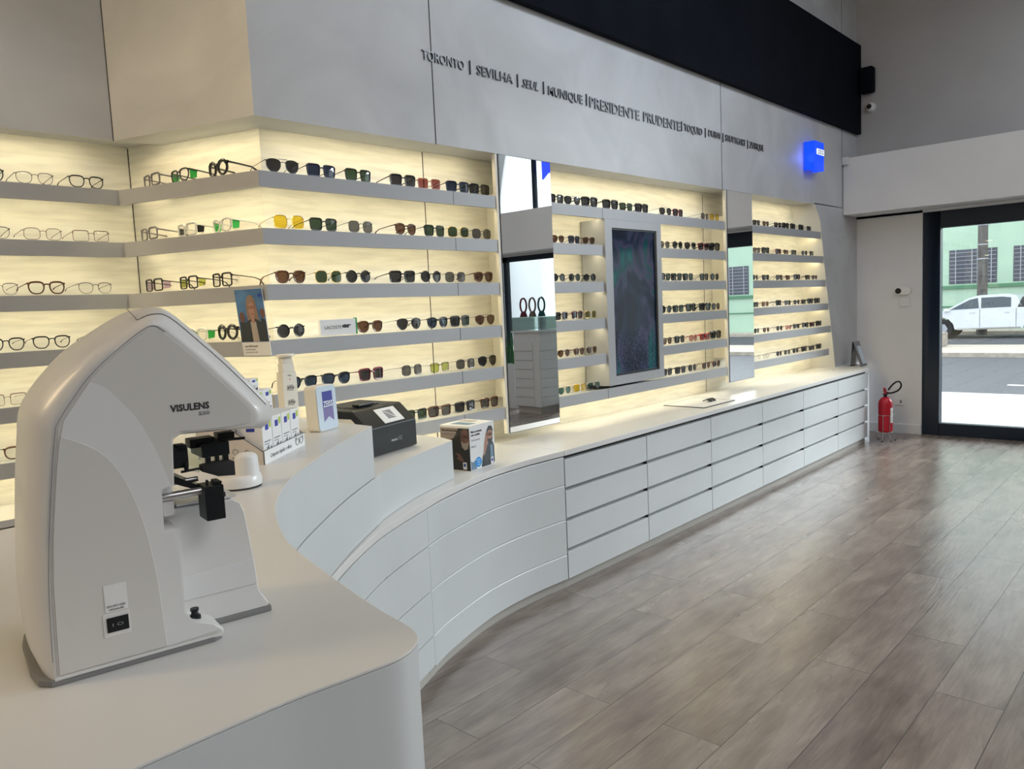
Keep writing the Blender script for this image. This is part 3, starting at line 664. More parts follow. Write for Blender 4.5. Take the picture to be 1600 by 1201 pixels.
for ri, ks, xs in ((0, 'sq_black tort sq_black bg_black bg_black bg_black sq_black', [6.844, 7.033, 7.302, 7.49, 7.664, 7.88, 8.07]), (1, 'tortsq bg_black wine tort sq_black rd_black rd_black', [6.836, 7.026, 7.32, 7.489, 7.689, 7.95, 8.14]),
                   (2, 'rd_black sq_black sq_black tort bg_black sq_black tort', [6.802, 7.03, 7.333, 7.528, 7.763, 8.02, 8.2]), (3, 'sq_black beige bg_black sq_black rd_black sq_black bg_black bg_black', [6.81, 7.011, 7.311, 7.522, 7.73, 7.92, 8.10, 8.285]),
                   (4, 'rd_black brownw rd_black pink sq_black bg_black wine bg_black', [6.812, 7.018, 7.32, 7.531, 7.736, 7.96, 8.14, 8.325]), (5, 'o_wire o_wire rd_black grad rd_black bg_black sq_black bg_black', [6.832, 7.0, 7.30, 7.50, 7.70, 7.92, 8.12, 8.32])):
    row(ks, xs, S4, ri, 'm')
S5 = 'of the angled wall'
row('s_goggle s_lime s_grey', [.28, .518, .701], S5, 0, 'ret')
row('s_green s_white s_grey', [.284, .502, .749], S5, 1, 'ret')
row('s_clear s_yellow s_purple', [.31, .519, .746], S5, 2, 'ret')
row('s_goggle s_green', [.301, .489], S5, 3, 'ret')
S6 = 'in the far left recess'
row('o_panto o_wire o_panto', [1.00, 1.199, 1.418], S6, 0, 'left')
row('o_wire o_octa o_rect', [1.001, 1.209, 1.415], S6, 1, 'left')
row('o_wire o_thick o_wire', [1.013, 1.202, 1.412], S6, 2, 'left')
row('o_panto o_panto o_panto', [1.015, 1.2, 1.433], S6, 3, 'left')
row('o_rect', [.997], S6, 4, 'left')
row('o_thick', [1.039], S6, 5, 'left')

# brand block on the fourth shelf
r = empty('brand_plaque', (2.09, 3.15, 1.5135), 'white LACOSTE name block with green end standing on the fourth shelf', 'sign')
MB().box((0, 0, 0), (.205, .018, .075)).build('block', 'whitec', r)
MB().box((.205, -.001, -.001+.001), (.213, .019, .079)).build('green_end', 'green', r)
text('lettering', 'LACOSTE', 'ink', lambda p: (.025+p[0], -.0005+p[1], .030+p[2]), .016, r, width=.095)
g = MB(); pts = [(.128, .034), (.140, .032), (.150, .034), (.158, .031), (.164, .034), (.160, .040), (.172, .042), (.176, .047), (.160, .049), (.148, .047), (.140, .050), (.128, .046), (.122, .040)]
g.prism([(x, z) for x, z in pts], lambda p: (p[0], -.001, p[1]), lambda p: (p[0], .0, p[1])); g.build('crocodile_mark', 'ink', r)

# poster card hung over the shelf corner
c0 = A_+DR*.17-NR*.008; c1 = A_-DR*.005-NR*.012
tdir = (c1-c0).normalized(); ndir = Vector((-tdir.y, tdir.x))
r = empty('portrait_card', (c0.x, c0.y, 1.442), 'tall portrait card of a blonde woman in glasses, fixed to the shelf corner', 'card')
def fp(p): return (tdir.x*(p[0]-(p[2])*.10+.016)+ndir.x*p[1], tdir.y*(p[0]-p[2]*.10+.016)+ndir.y*p[1], p[2])
Wc = (c1-c0).length-.012
MT['skyp'] = noise_col(mat('poster_blue_backdrop', (.05, .17, .4), .35), (.03, .11, .28), (.10, .26, .52), nscale=9)
MT['skin'] = mat('printed_skin', (.42, .22, .16), .4); MT['skinr'] = mat('printed_red_skin', (.15, .07, .055), .4); MT['hairb'] = mat('printed_blonde_hair', (.26, .17, .13), .4); MT['hair'] = mat('printed_dark_hair', (.02, .018, .018), .4)
MT['suit'] = mat('printed_dark_jacket', (.02, .027, .035), .4); MT['shirt'] = mat('printed_cream_top', (.42, .36, .32), .4); MT['beard'] = mat('printed_grey_beard', (.32, .26, .22), .4); MT['blueshirt'] = mat('printed_blue_shirt', (.16, .26, .36), .4)
MB().box((0, 0, 0), (Wc, .003, .30), None, fp).build('card_board', 'whitec', r)
MB().box((0.001, -.0006, .062), (Wc-.001, .0005, .299), None, fp).build('blue_backdrop', 'skyp', r)
def ell(cx, cz, rx, rz_, n=16, a0=0, a1=360): return [(cx+rx*math.cos(math.radians(a0+(a1-a0)*k/n)), cz+rz_*math.sin(math.radians(a0+(a1-a0)*k/n))) for k in range(n)]
LAY = [0]
def flat(parent, name, pts, mt, fr, d0):
    g = MB(); g.prism(pts, lambda p: fr((p[0], -d0, p[1])), lambda p: fr((p[0], -d0+.0004, p[1]))); return g.build(name, mt, parent)
cx = .088
flat(r, 'background_person', ell(.026, .175, .016, .024)+[], 'skinr', fp, .0009); flat(r, 'background_person', ell(.148, .190, .014, .022), 'skinr', fp, .0009)
flat(r, 'background_person', [(.0, .064), (.05, .064), (.046, .15), (.01, .155)], 'suit', fp, .0010)
flat(r, 'background_person', [(.12, .064), (Wc-.002, .064), (Wc-.004, .16), (.135, .17)], 'suit', fp, .0010)
flat(r, 'hair', [(.058, .15), (.055, .19), (.058, .235), (.068, .262), (.085, .275), (.103, .268), (.114, .245), (.120, .20), (.124, .15), (.105, .14), (.075, .14)], 'hairb', fp, .0014)
flat(r, 'jacket', [(.030, .064), (.030, .12), (.05, .155), (.075, .165), (.105, .165), (.135, .15), (.150, .11), (.152, .064)], 'suit', fp, .0018)
flat(r, 'top', [(.073, .064), (.072, .155), (.088, .148), (.104, .155), (.110, .064)], 'shirt', fp, .0022)
flat(r, 'face', [(.079, .155), (.080, .175), (.072, .19), (.070, .215), (.075, .24), (.09, .246), (.104, .238), (.108, .215), (.104, .188), (.097, .173), (.098, .155), (.088, .148)], 'skin', fp, .0026)
flat(r, 'fringe', [(.069, .228), (.07, .255), (.09, .265), (.107, .25), (.108, .23), (.098, .238), (.085, .24)], 'hairb', fp, .0030)
g = MB()
for xx in (.079, .099): g.tube([fp((xx+.008*math.cos(a*math.pi/5), -.0034, .218+.006*math.sin(a*math.pi/5))) for a in range(10)], .0007, seg=4, closed=True)
g.build('printed_glasses', 'ink', r)
flat(r, 'mouth', [(.082, .188), (.089, .185), (.097, .188), (.09, .191)], 'skinr', fp, .0030)
text('heading', 'Lentes ZEISS SmartLife', 'ink', lambda p: fp((.016+p[0], -.0006+p[1], .040+p[2])), .008, r, width=.075)
text('subheading', 'Visão nítida, confortável', 'inkg', lambda p: fp((.016+p[0], -.0006+p[1], .026+p[2])), .006, r, width=.060)
text('subheading', 'durante todo o dia', 'inkg', lambda p: fp((.016+p[0], -.0006+p[1], .014+p[2])), .006, r, width=.070)
flat(r, 'logo', [(.135, .262), (.155, .262), (.155, .276), (.135, .276)], 'blue', fp, .0012)

# illuminated ZEISS sign
MT['bluelit'] = mat('lit_blue_acrylic', (.0, .03, .5), .3, emis=(.0, .055, 1), est=1.15)
MT['whitelit'] = mat('lit_white_acrylic', (.8, .85, .9), .3, emis=(.9, .97, 1), est=1.0)
r = empty('illuminated_sign', (7.80, 3.13, 2.84), 'glowing blue ZEISS shield sign on the plaster wall near the entrance', 'sign')
g = MB(); pr = [(0, .035), (0, .30), (.30, .30), (.30, .035), (.20, 0.0), (.15, .012), (.10, .0)]
pr = [(0, 0), (.12, .028), (.245, 0), (.245, .275), (0, .275)]
g.prism(pr, lambda p: (p[0], -.115, p[1]), lambda p: (p[0], -.012, p[1])); g.build('shield_body', 'bluelit', r)
MB().box((.06, -.119, .150), (.243, -.1152, .205)).build('name_band', 'whitelit', r)
text('lettering', 'ZEISS', 'blue', lambda p: (.075+p[0], -.1195+p[1], .158+p[2]), .040, r, width=.155, bold=.02)
MB().box((.02, -.012, .04), (.22, -.0005, .26)).build('wall_mount', 'white', r)
bl = bpy.data.lights.new('sign_glow', 'POINT'); bl.energy = .3; bl.color = (.12, .2, 1); bl.shadow_soft_size = .05
blo = bpy.data.objects.new('sign_glow', bl); COL.objects.link(blo); blo.location = (7.74, 3.06, 2.96)

# ------------------------------------------------------------ lens measuring machine
TH = math.atan2(-.036, .193)
MO = (.256, .991, 1.185)
mr_ = empty('lens_analyser', MO, 'large white VISULENS lens measuring machine in the foreground on the desk', 'machine', rz=TH)
P0 = [(.008, .006), (.008, .03), (.012, .123), (.023, .221), (.033, .290), (.040, .312), (.073, .357), (.108, .389), (.138, .411), (.150, .414), (.162, .406), (.191, .377), (.220, .345), (.248, .314), (.260, .297), (.262, .284), (.254, .277),
      (.232, .277), (.170, .279), (.159, .272), (.156, .214), (.141, .210), (.140, .160), (.157, .159), (.156, .05), (.168, .030), (.188, .022), (.199, .014), (.198, .006)]
P1 = [(-.002, .006), (-.010, .03), (-.012, .10), (-.006, .19), (.003, .272), (.014, .326), (.056, .378), (.092, .405), (.132, .429), (.158, .438), (.180, .434), (.217, .398), (.251, .363), (.292, .314), (.305, .296), (.304, .276), (.289, .265),
      (.232, .270), (.172, .272), (.159, .266), (.156, .214), (.141, .210), (.140, .160), (.157, .159), (.156, .05), (.168, .030), (.188, .022), (.199, .014), (.198, .006)]
def lerp2(a, b, t): return [(p[0]+(q[0]-p[0])*t, p[1]+(q[1]-p[1])*t) for p, q in zip(a, b)]
def spl(P, i0, i1, n=4):
    q = crom(P[i0:i1+1], n); return list(P[:i0])+[tuple(p) for p in q]+list(P[i1+1:])
P0 = spl(P0, 1, 16); P1 = spl(P1, 1, 16)
VD = .205
rings = []
for v, t in ((0, 0), (.004, .22), (.012, .48), (.024, .72), (.040, .88), (.062, .97), (.10, 1), (.143, .97), (.165, .88), (.181, .72), (.193, .48), (.201, .22), (.205, 0)):
    rings.append([(x, v, z) for x, z in lerp2(P0, P1, t)])
MT['mwhite'] = mat('machine_white', (.72, .71, .70), .32, coat=.15); MT['mwarm'] = mat('machine_panel_grey', (.64, .625, .60), .4); MT['mlight'] = mat('machine_light_panel', (.72, .72, .72), .38); MT['mgrey'] = mat('machine_base_grey', (.22, .22, .22), .5)
g = MB(); g.loft(rings); sh = g.build('housing', 'mwhite', mr_, smooth=True, angle=38)
# side panel: thin sheets on the near face
def px(pl, d0, d1): return lambda: None
SP = [(x, z) for x, z in P0]
def inset(P, t, c=(.11, .16)): return [(x+(c[0]-x)*t, z+(c[1]-z)*t) for x, z in P]
side = [(.0105, .012), (.0145, .123), (.025, .221), (.035, .289), (.042, .311), (.075, .355), (.110, .387), (.140, .409), (.150, .411), (.161, .403), (.190, .374), (.219, .342), (.247, .311), (.258, .294), (.256, .281),
        (.232, .279), (.168, .281), (.157, .274), (.154, .216), (.139, .212), (.138, .158), (.155, .157), (.154, .05), (.168, .032), (.188, .024), (.196, .015), (.195, .012)]
side = spl(side, 0, 14)
g = MB(); g.prism(side, lambda p: (p[0], -.0012, p[1]), lambda p: (p[0], .0005, p[1])); g.build('side_panel', 'mwarm', mr_)
arc1 = [(.0735, .352), (.088, .345), (.105, .325), (.122, .300), (.138, .262), (.150, .222), (.1535, .214)]
band = [(.029, .258)]+[(.042, .308)]+arc1+[(.139, .212), (.138, .158), (.1545, .157), (.1538, .05), (.168, .0325), (.14, .0125)]
arc2 = [(.0385, .292), (.060, .281), (.083, .262), (.102, .228), (.116, .180), (.124, .130), (.128, .080), (.131, .013)]
g = MB(); bandp = [(.0385, .292), (.043, .3095)]+[tuple(p) for p in crom(arc1, 3)]+[(.139, .212), (.138, .158), (.1545, .157), (.1538, .05), (.168, .0325), (.187, .0245), (.194, .0155), (.131, .0125)]+[tuple(p) for p in crom(arc2, 3)][::-1][1:-1]
g.prism(bandp, lambda p: (p[0], -.0018, p[1]), lambda p: (p[0], .0, p[1])); g.build('highlit_side_band', 'mlight', mr_)  # lighter colour stands in for the highlight on the curved relief
g = MB(); inn = [(.0125, .013), (.0140, .070), (.0160, .123), (.0205, .175), (.0262, .221), (.0310, .255), (.0362, .286)]+[tuple(p) for p in crom(arc2, 3)]
g.prism(inn, lambda p: (p[0], -.0026, p[1]), lambda p: (p[0], .0, p[1])); g.build('lower_side_panel', 'mwarm', mr_, bevel=.0008)
# lid seam and panel seam
seam = [(x, .0176, z+.0004) for x, z in lerp2(P0, P1, .60)[29:53]]
seam = [(seam[0][0]-.004, .05, seam[0][2]+.014)]+seam+[(seam[-1][0]+.012, .03, seam[-1][2]+.002), (seam[-1][0]+.018, .05, seam[-1][2]+.002)]
g = MB(); g.tube(seam[:-2], .00045, seg=4)
g.build('lid_seam', 'dark', mr_)
g = MB(); g.tube([(x-.0006, -.0008, z) for x, z in P0[1:38]], .00045, seg=4); g.build('panel_seam', 'inkg', mr_)
text('model_name', 'VISULENS', 'ink', lambda p: (.159+p[0], -.0013+p[1], .3065+p[2]), .0085, mr_, width=.047, bold=.03)
text('model_number', '550', 'inkg', lambda p: (.1925+p[0], -.0013+p[1], .2985+p[2]), .005, mr_, width=.0135, bold=.02)
# label plate with small print
MB().box((.066, -.0032, .074), (.091, -.0025, .107)).build('label_plate', 'white', mr_)
text('small_print', 'S/N 0971-1204', 'inkg', lambda p: (.068+p[0], -.0033+p[1], .0795+p[2]), .0028, mr_, width=.020)
text('small_print', 'VISULENS 550', 'inkg', lambda p: (.070+p[0], -.0033+p[1], .0755+p[2]), .0024, mr_, width=.016)
g = MB(); g.box((.062, -.0034, .043), (.092, -.002, .072)); g.build('switch_surround', 'mwhite', mr_, bevel=.0015)
g = MB(); g.box((.066, -.0045, .049), (.090, -.003, .067)); g.build('power_switch', 'black', mr_, bevel=.0006)
text('switch_marks', 'I O', 'inkg', lambda p: (.072+p[0], -.0047+p[1], .056+p[2]), .004, mr_, width=.012)
# foot wing and rubber knob
g = MB(); g.prism([(.150, .0), (.198, 0), (.204, .010), (.199, .018), (.185, .025), (.165, .031), (.150, .034)], lambda p: (p[0], .004, p[1]), lambda p: (p[0], .052, p[1])); g.build('foot', 'mwhite', mr_, bevel=.004, seg=3)
g = MB(); g.lathe([(.0, .022), (.0075, .022), (.0075, .031), (.005, .033), (.004, .037), (.0055, .038), (.0055, .041), (0, .041)], (.174, .030, 0), seg=14); g.build('knob', 'black', mr_, smooth=True)
# central front body
g = MB(); prof = [(.14, .008), (.279, .008), (.281, .012), (.268, .036), (.2655, .077), (.257, .150), (.252, .164), (.242, .171), (.14, .171)]
g.prism(prof, lambda p: (p[0], .055, p[1]), lambda p: (p[0], .160, p[1])); g.build('front_body', 'mwhite', mr_, bevel=.005, seg=3)
g = MB(); g.prism([(.165, .045), (.266, .045), (.2635, .082), (.165, .078)], lambda p: (p[0], .0535, p[1]), lambda p: (p[0], .0555, p[1])); g.build('recess_panel', 'mlight', mr_, bevel=.001)
g = MB(); g.prism([(.170, .172), (.25, .172), (.25, .175), (.170, .175)], lambda p: (p[0], .062, p[1]), lambda p: (p[0], .15, p[1])); g.build('lens_tray', 'mwhite', mr_, bevel=.001)
# grey base plate
bp_ = [(.004, .0), (.190, .0), (.200, .006), (.205, .03), (.204, .054), (.284, .054), (.284, .160), (.20, .160), (.198, .203), (.006, .203), (-.008, .19), (-.013, .15), (-.013, .05), (-.008, .012)]
g = MB(); g.vprism(bp_, 0.0, .0085); g.build('base_plate', 'mgrey', mr_, bevel=.0015)
# inner mechanism
g = MB(); g.box((.145, .02, .172), (.158, .18, .275)); g.build('inner_wall', 'mlight', mr_)
g = MB()
for z, v, rr in ((.196, .022, .0052), (.208, .045, .0035)): g.tube([(.12, v, z), (.195, v-.004, z+.002)], rr, seg=12)
g.build('guide_rods', 'steel', mr_, smooth=True)
g = MB(); g.box((.192, .000, .160), (.216, .036, .205)); g.box((.196, .004, .205), (.199, .010, .213)); g.box((.204, .004, .205), (.207, .010, .211)); g.box((.208, .006, .205), (.216, .030, .209)); g.tube([(.216, .018, .188), (.222, .018, .188)], .004, seg=10)
g.build('clamp_block', 'black', mr_, bevel=.0012)
g = MB(); g.box((.158, .03, .229), (.183, .06, .256)); g.box((.170, .03, .250), (.182, .05, .259)); g.box((.176, .02, .226), (.180, .03, .236)); g.build('rear_clamp', 'black', mr_, bevel=.001)
g = MB(); g.box((.200, .03, .238), (.236, .085, .256)); g.box((.204, .026, .229), (.210, .034, .24)); g.box((.216, .026, .231), (.221, .034, .24)); g.box((.226, .026, .230), (.233, .034, .24)); g.box((.190, .045, .25), (.222, .07, .262)); g.box((.228, .05, .254), (.250, .072, .265)); g.tube([(.235, .06, .254), (.266, .058, .253)], .0022, seg=8)
g.build('nose_support', 'black', mr_, bevel=.001)
g = MB(); g.prism([(.184, .222), (.200, .216), (.206, .252), (.186, .259)], lambda p: (p[0], .05, p[1]), lambda p: (p[0], .058, p[1])); g.box((.206, .06, .214), (.236, .064, .238)); g.build('clear_shields', 'cglass', mr_)
g = MB(); g.loft([[(.196, .018, .222), (.196, .034, .222), (.196, .034, .230), (.196, .018, .230)], [(.214, .012, .214), (.214, .034, .214), (.214, .034, .232), (.214, .012, .232)], [(.236, .012, .212), (.236, .034, .212), (.236, .034, .231), (.236, .012, .231)]]); g.tube([(.172, .03, .224), (.198, .026, .226)], .002, seg=6); g.build('marking_lever', 'blackm', mr_, bevel=.0015)
g = MB(); g.prism([(.152, .215), (.205, .190), (.207, .194), (.154, .226)], lambda p: (p[0], .03, p[1]), lambda p: (p[0], .12, p[1])); g.build('support_arm', 'black', mr_)

# ------------------------------------------------------------ things on the desk
fc = frame2((1.124, 2.022, 1.185), math.atan2(.203, .263))
r = empty('display_tray', (1.124, 2.022, 1.185), 'open beige cardboard counter tray holding small boxes of lens wipes', 'tray', rz=math.atan2(.203, .263))
TW, TD = .335, .20
sidep = [(0, 0), (TD, 0), (TD, .165), (.13, .13), (0, .038)]
for x0 in (0, TW-.004):
    g = MB(); g.prism(sidep, lambda p: (x0, p[0], p[1]), lambda p: (x0+.004, p[0], p[1]), 'kraft'); g.build('side_flap', None, r)
MB().box((0, 0, 0), (TW, .004, .040)).build('front_lip', 'whitec', r)
g = MB(); g.box((.004, .004, .0), (TW-.004, TD, .008)); g.box((.004, TD-.004, 0), (TW-.004, TD, .165)); g.box((.004, .092, .008), (TW-.004, TD-.004, .115)); g.build('inner_card', 'kraft', r)
g = MB(); g.tube([(-.0006, .001, .0), (-.0006, .001, .038), (-.0006, .13, .130), (-.0006, TD, .165)], .0012, seg=4); g.tube([(0, -.0006, .0402), (TW, -.0006, .0402)], .0010, seg=4); g.build('black_edging', 'ink', r)
text('slogan', 'Limpeza rápida e eficaz', 'inkg', lambda p: (.045+p[0], -.0005+p[1], .013+p[2]), .013, r, width=.17, shear=.2)
g = MB()
for q in (.262, .296): g.tube([(q+.014*math.cos(a*math.pi/6), -.0015, .022+.011*math.sin(a*math.pi/6)) for a in range(12)], .0008, seg=4, closed=True)
g.tube([(.276, -.0015, .024), (.282, -.0015, .024)], .0008, seg=4); g.tube([(.248, -.0015, .026), (.250, -.0015, .037)], .0008, seg=4); g.tube([(.310, -.0015, .026), (.312, -.0015, .037)], .0008, seg=4)
g.build('printed_glasses', 'ink', r)
# side icons
g = MB()
for cy, cz in ((.12, .042), (.085, .040), (.05, .036)): g.tube([(-.001, cy+.008*math.cos(a*math.pi/5), cz+.008*math.sin(a*math.pi/5)) for a in range(10)], .0006, seg=4, closed=True)
for y0 in (.04, .075, .11): g.box((-.0008, y0, .022), (0, y0+.022, .0235)); g.box((-.0008, y0+.003, .018), (0, y0+.019, .0195))
g.build('side_icons', 'ink', r)
def wipes(lx, ly, lz, w, dp, h, label, group):
    p = fc((lx, ly, lz-0))
    q = empty('wipes_box', p, label, 'box', group, rz=math.atan2(.203, .263))
    MB().box((.0008, 0, 0), (w-.0008, dp, h)).build('carton', 'whitec', q, bevel=.0008)
    g = MB(); g.box((w*.30, -.0006, h*.72), (w*.62, .0, h*.88)); g.box((-.0006, dp*.3, h*.72), (0.0004, dp*.62, h*.88)); g.build('logo_mark', 'blue', q)
    g = MB(); g.box((w*.72, -.0006, h*.76), (w*.9, 0, h*.93)); g.build('lime_dot', 'lime', q)
    g = MB()
    for k in range(5): a = .15+.14*k; g.prism([(w*a, h*(.06+.03*(k % 2))), (w*(a+.14), h*.05), (w*(a+.12), h*(.25+.05*(k % 3))), (w*(a+.03), h*(.2+.04*k % .1))], lambda p: (p[0], -.0006, p[1]), lambda p: (p[0], 0, p[1]))
    g.build('printed_picture', 'ink', q)
    g = MB(); g.box((w*.15, -.0005, h*.42), (w*.8, 0, h*.45)); g.box((w*.15, -.0005, h*.36), (w*.6, 0, h*.38)); g.build('printed_lines', 'inkg', q)
oo = ['nearest the machine', 'second from the machine', 'third from the machine', 'farthest from the machine']
for k in range(4): wipes(.022+k*.074, .010, .009, .072, .078, .118, f'white lens-wipe box in the front row of the tray, {oo[k]}', 'lens wipe boxes')
for k in range(4): wipes(.022+k*.074, .094, .116, .072, .07, .078, f'white lens-wipe box in the rear row of the tray, {oo[k]}', 'lens wipe boxes')
for k in range(2): wipes(.10+k*.075, .104, .1945, .066, .06, .040, f'small white box lying on the rear row of wipes boxes, {oo[k]}', 'lens wipe boxes')
g = MB()
for k in range(5): g.box((-.045+.0, .01+k*.012, .009), (.0, .05+k*.012, .011))
# glossy sachets leaning in the tray mouth
for k in range(3):
    p = fc((.006+.004*k, .13+.03*k, .1)); 
# white tub
r = empty('lens_cleaner_dish', (.935, 1.815, 1.185), 'round white plastic device with a domed cap beside the machine', 'device')
g = MB(); g.lathe([(0, .003), (.060, .003), (.066, .006), (.067, .018), (.064, .032), (.058, .036), (0, .036)], seg=32); g.build('base_dish', 'white', r, smooth=True, angle=50)
g = MB(); g.lathe([(0, 0), (.064, 0), (.064, .003), (0, .003)], seg=32); g.build('rubber_ring', 'dark', r)
g = MB(); g.lathe([(.036, .030), (.0355, .05), (.033, .082), (.029, .089), (.022, .093), (0, .094)], (.016, -.022, 0), seg=28); g.build('domed_cap', 'white', r, smooth=True, angle=50)
r.scale = (.84, .84, .92)
# socket tower
r = empty('socket_tower', (1.70, 2.83, 1.185), 'slim beige power socket tower with round cap behind the boxes', 'power strip')
g = MB(); g.box((-.042, -.03, 0), (.042, .03, .20)); g.build('tower_body', 'cream', r, bevel=.003)
g = MB(); g.box((-.034, -.024, .20), (.034, .024, .235)); g.box((-.03, -.02, .235), (.03, .02, .265)); g.build('neck', 'cream', r, bevel=.003)
g = MB(); g.lathe([(0, .262), (.048, .262), (.05, .266), (.048, .272), (0, .272)], seg=24); g.build('round_cap', 'cream', r, smooth=True)
for z in (.135, .075):
    g = MB(); g.prism([(-.020, z-.010), (.012, z-.013), (.026, z), (.012, z+.013), (-.020, z+.010)], lambda p: (p[0], -.032, p[1]), lambda p: (p[0], -.0295, p[1])); so = g.build('socket', 'kick', r)
    g = MB()
    for dx, dz in ((-.012, 0), (.0, .003), (.012, 0)): g.lathe([(0, -.0335), (.0032, -.0335), (.0032, -.031), (0, -.031)], (dx, 0, z+dz), seg=8, axis='y')
    g.build('socket_hole', 'ink', so)
g = MB(); g.prism([(-.004, .172), (.0, .166), (.004, .172)], lambda p: (p[0], -.031, p[1]), lambda p: (p[0], -.0295, p[1])); g.build('red_mark', 'red', r)
text('brand_mark', 'MKS', 'ink', lambda p: (-.010+p[0], -.0302+p[1], .182+p[2]), .007, r, width=.02)
r.scale = (.78, .78, 1.0)
# ZEISS block
ab = math.atan2(.042, .109)
r = empty('brand_block', (1.557, 2.399, 1.185), 'rounded white ZEISS block with blue flag logo on the desk edge', 'sign', rz=ab)
g = MB(); c = .016; Wb, Hb = .122, .168
pr = []
for (qx, qz, a0) in ((Wb-c, c, -90), (Wb-c, Hb-c, 0), (c, Hb-c, 90), (c, c, 180)):
    for k in range(5): a = math.radians(a0+k*22.5); pr.append((qx+c*math.cos(a), qz+c*math.sin(a)))
def tl(p, y): return (p[0]-.06*p[1]*0, y+.04*p[1], p[1])
g.prism(pr, lambda p: tl(p, 0), lambda p: tl(p, .05)); g.build('block_body', 'cream', r, bevel=.003)
MT['iceface'] = mat('pale_blue_face', (.62, .72, .82), .15)
g = MB(); g.prism([(x*.96+.0024, z*.96+.0034) for x, z in pr], lambda p: tl(p, -.003), lambda p: tl(p, .001)); g.build('front_face', 'iceface', r, bevel=.001)
MT['flag'] = mat('indigo_print', (.035, .045, .30), .4); MT['flagl'] = mat('violet_print', (.20, .17, .38), .4)
g = MB(); g.prism([(.034, .085), (.096, .085), (.096, .145), (.034, .145)], lambda p: tl(p, -.0036), lambda p: tl(p, -.003)); g.build('flag_upper', 'flag', r)
g = MB(); g.prism([(.034, .034), (.065, .052), (.096, .034), (.096, .085), (.034, .085)], lambda p: tl(p, -.0036), lambda p: tl(p, -.003)); g.build('flag_lower', 'flagl', r)
text('lettering', 'ZEISS', 'whitec', lambda p: tl((.036+p[0], 0, .088+p[2])[0::2], -.0037+p[1]), .022, r, width=.058, bold=.02)
# printer / edger
ap = math.atan2(.09, .342)
r = empty('lens_tracer', (1.968, 2.66, .987), 'black and white weco lens tracer with sloped control panel on the counter step', 'machine', rz=ap)
PW = .352
body = [(.016, 0), (.016, .10), (.09, .175), (.30, .175), (.33, .15), (.33, 0)]
g = MB(); g.prism(body, lambda p: (.006, p[0], p[1]), lambda p: (PW-.006, p[0], p[1])); g.build('white_body', 'cream', r, bevel=.004)
shell = [(.0, .006), (.0, .128), (.085, .205), (.33, .21), (.33, .172), (.094, .170), (.026, .108), (.026, .006)]
g = MB(); g.prism(shell, lambda p: (0, p[0], p[1]), lambda p: (PW, p[0], p[1])); g.build('black_shell', 'black', r, bevel=.006, seg=3)
def slope(u, t, d): # u along width, t up the slope, d outward
    s0 = Vector((0, .0, .128)); dd = Vector((0, .085, .077)).normalized(); nn_ = Vector((0, -.077, .085)).normalized(); q = s0+dd*t+nn_*d; return (u, q.y, q.z)
g = MB(); g.prism([(.13, .012), (.275, .012), (.275, .098), (.13, .098)], lambda p: slope(p[0], p[1], -.001), lambda p: slope(p[0], p[1], .003)); g.build('control_panel', 'white', r, bevel=.002)
g = MB(); g.prism([(.175, .032), (.232, .032), (.232, .082), (.175, .082)], lambda p: slope(p[0], p[1], .003), lambda p: slope(p[0], p[1], .0036)); g.build('panel_emblem', 'inkg', r)
g = MB(); g.prism([(.178, .078), (.182, .080), (.229, .038), (.227, .034)], lambda p: slope(p[0], p[1], .0036), lambda p: slope(p[0], p[1], .0042)); g.build('emblem_line', 'white', r)
g = MB(); g.box((.08, .14, .2065), (.26, .28, .2095)); g.build('top_recess', 'dark', r)
g = MB(); g.box((.10, .125, .2095), (.21, .165, .222)); g.build('top_grip', 'black', r, bevel=.005)
text('brand_name', 'weco', 'whitec', lambda p: (.155+p[0], -.0005+p[1], .052+p[2]), .014, r, width=.045)
text('model_mark', 'NS', 'inkg', lambda p: (.208+p[0], -.0005+p[1], .050+p[2]), .020, r, width=.028)
# portrait box
ap = math.atan2(.025, .204)
BW, BD, BH = .205, .19, .2275
r = empty('portrait_box', (2.648, 2.752, .800), 'cube carton printed with two bespectacled men, standing on the curved counter', 'box', rz=ap)
MB().box((0, 0, 0), (BW, BD, BH)).build('carton', 'whitec', r, bevel=.001)
FR = lambda p: (p[0], p[1], p[2])                       # right-hand printed face (faces the room)
FL = lambda p: (p[1], BD-p[0], p[2])                     # left-hand printed face
def fpr(name, pts, mt, d): flat(r, name, pts, mt, FR, d)
def fpl(name, pts, mt, d): flat(r, name, pts, mt, FL, d)
fpr('jacket', [(.088, .004), (.19, .004), (BW-.004, .02), (BW-.006, .10), (.185, .125), (.15, .12), (.135, .10), (.118, .08), (.100, .060)], 'suit', .0006)
fpr('blue_shirt', [(.165, .03), (.19, .03), (.188, .105), (.165, .11)], 'blueshirt', .001)
fpr('raised_arm', [(.105, .055), (.122, .07), (.138, .105), (.150, .135), (.150, .165), (.140, .180), (.130, .165), (.118, .12)], 'skin', .0012)
fpr('face', ell(.165, .160, .024, .034)+[], 'skin', .0014)
fpr('beard', [(.143, .145), (.15, .122), (.165, .115), (.182, .122), (.189, .148), (.176, .140), (.155, .140)], 'hair', .0018)
fpr('hair', [(.140, .168), (.143, .190), (.16, .208), (.182, .205), (.192, .185), (.190, .170), (.18, .186), (.155, .184)], 'hair', .0018)
g = MB()
for xx in (.155, .177): g.tube([(xx+.009*math.cos(a*math.pi/5), -.0024, .163+.007*math.sin(a*math.pi/5)) for a in range(10)], .0012, seg=4, closed=True)
g.build('printed_glasses', 'ink', r)
fpr('blue_roundel', ell(.064, .036, .026, .026, 20), 'cyan', .001)
fpr('pale_ground', [(.004, .003), (.05, .003), (.04, .05), (.02, .04), (.004, .05)], 'blueshirt', .0005)
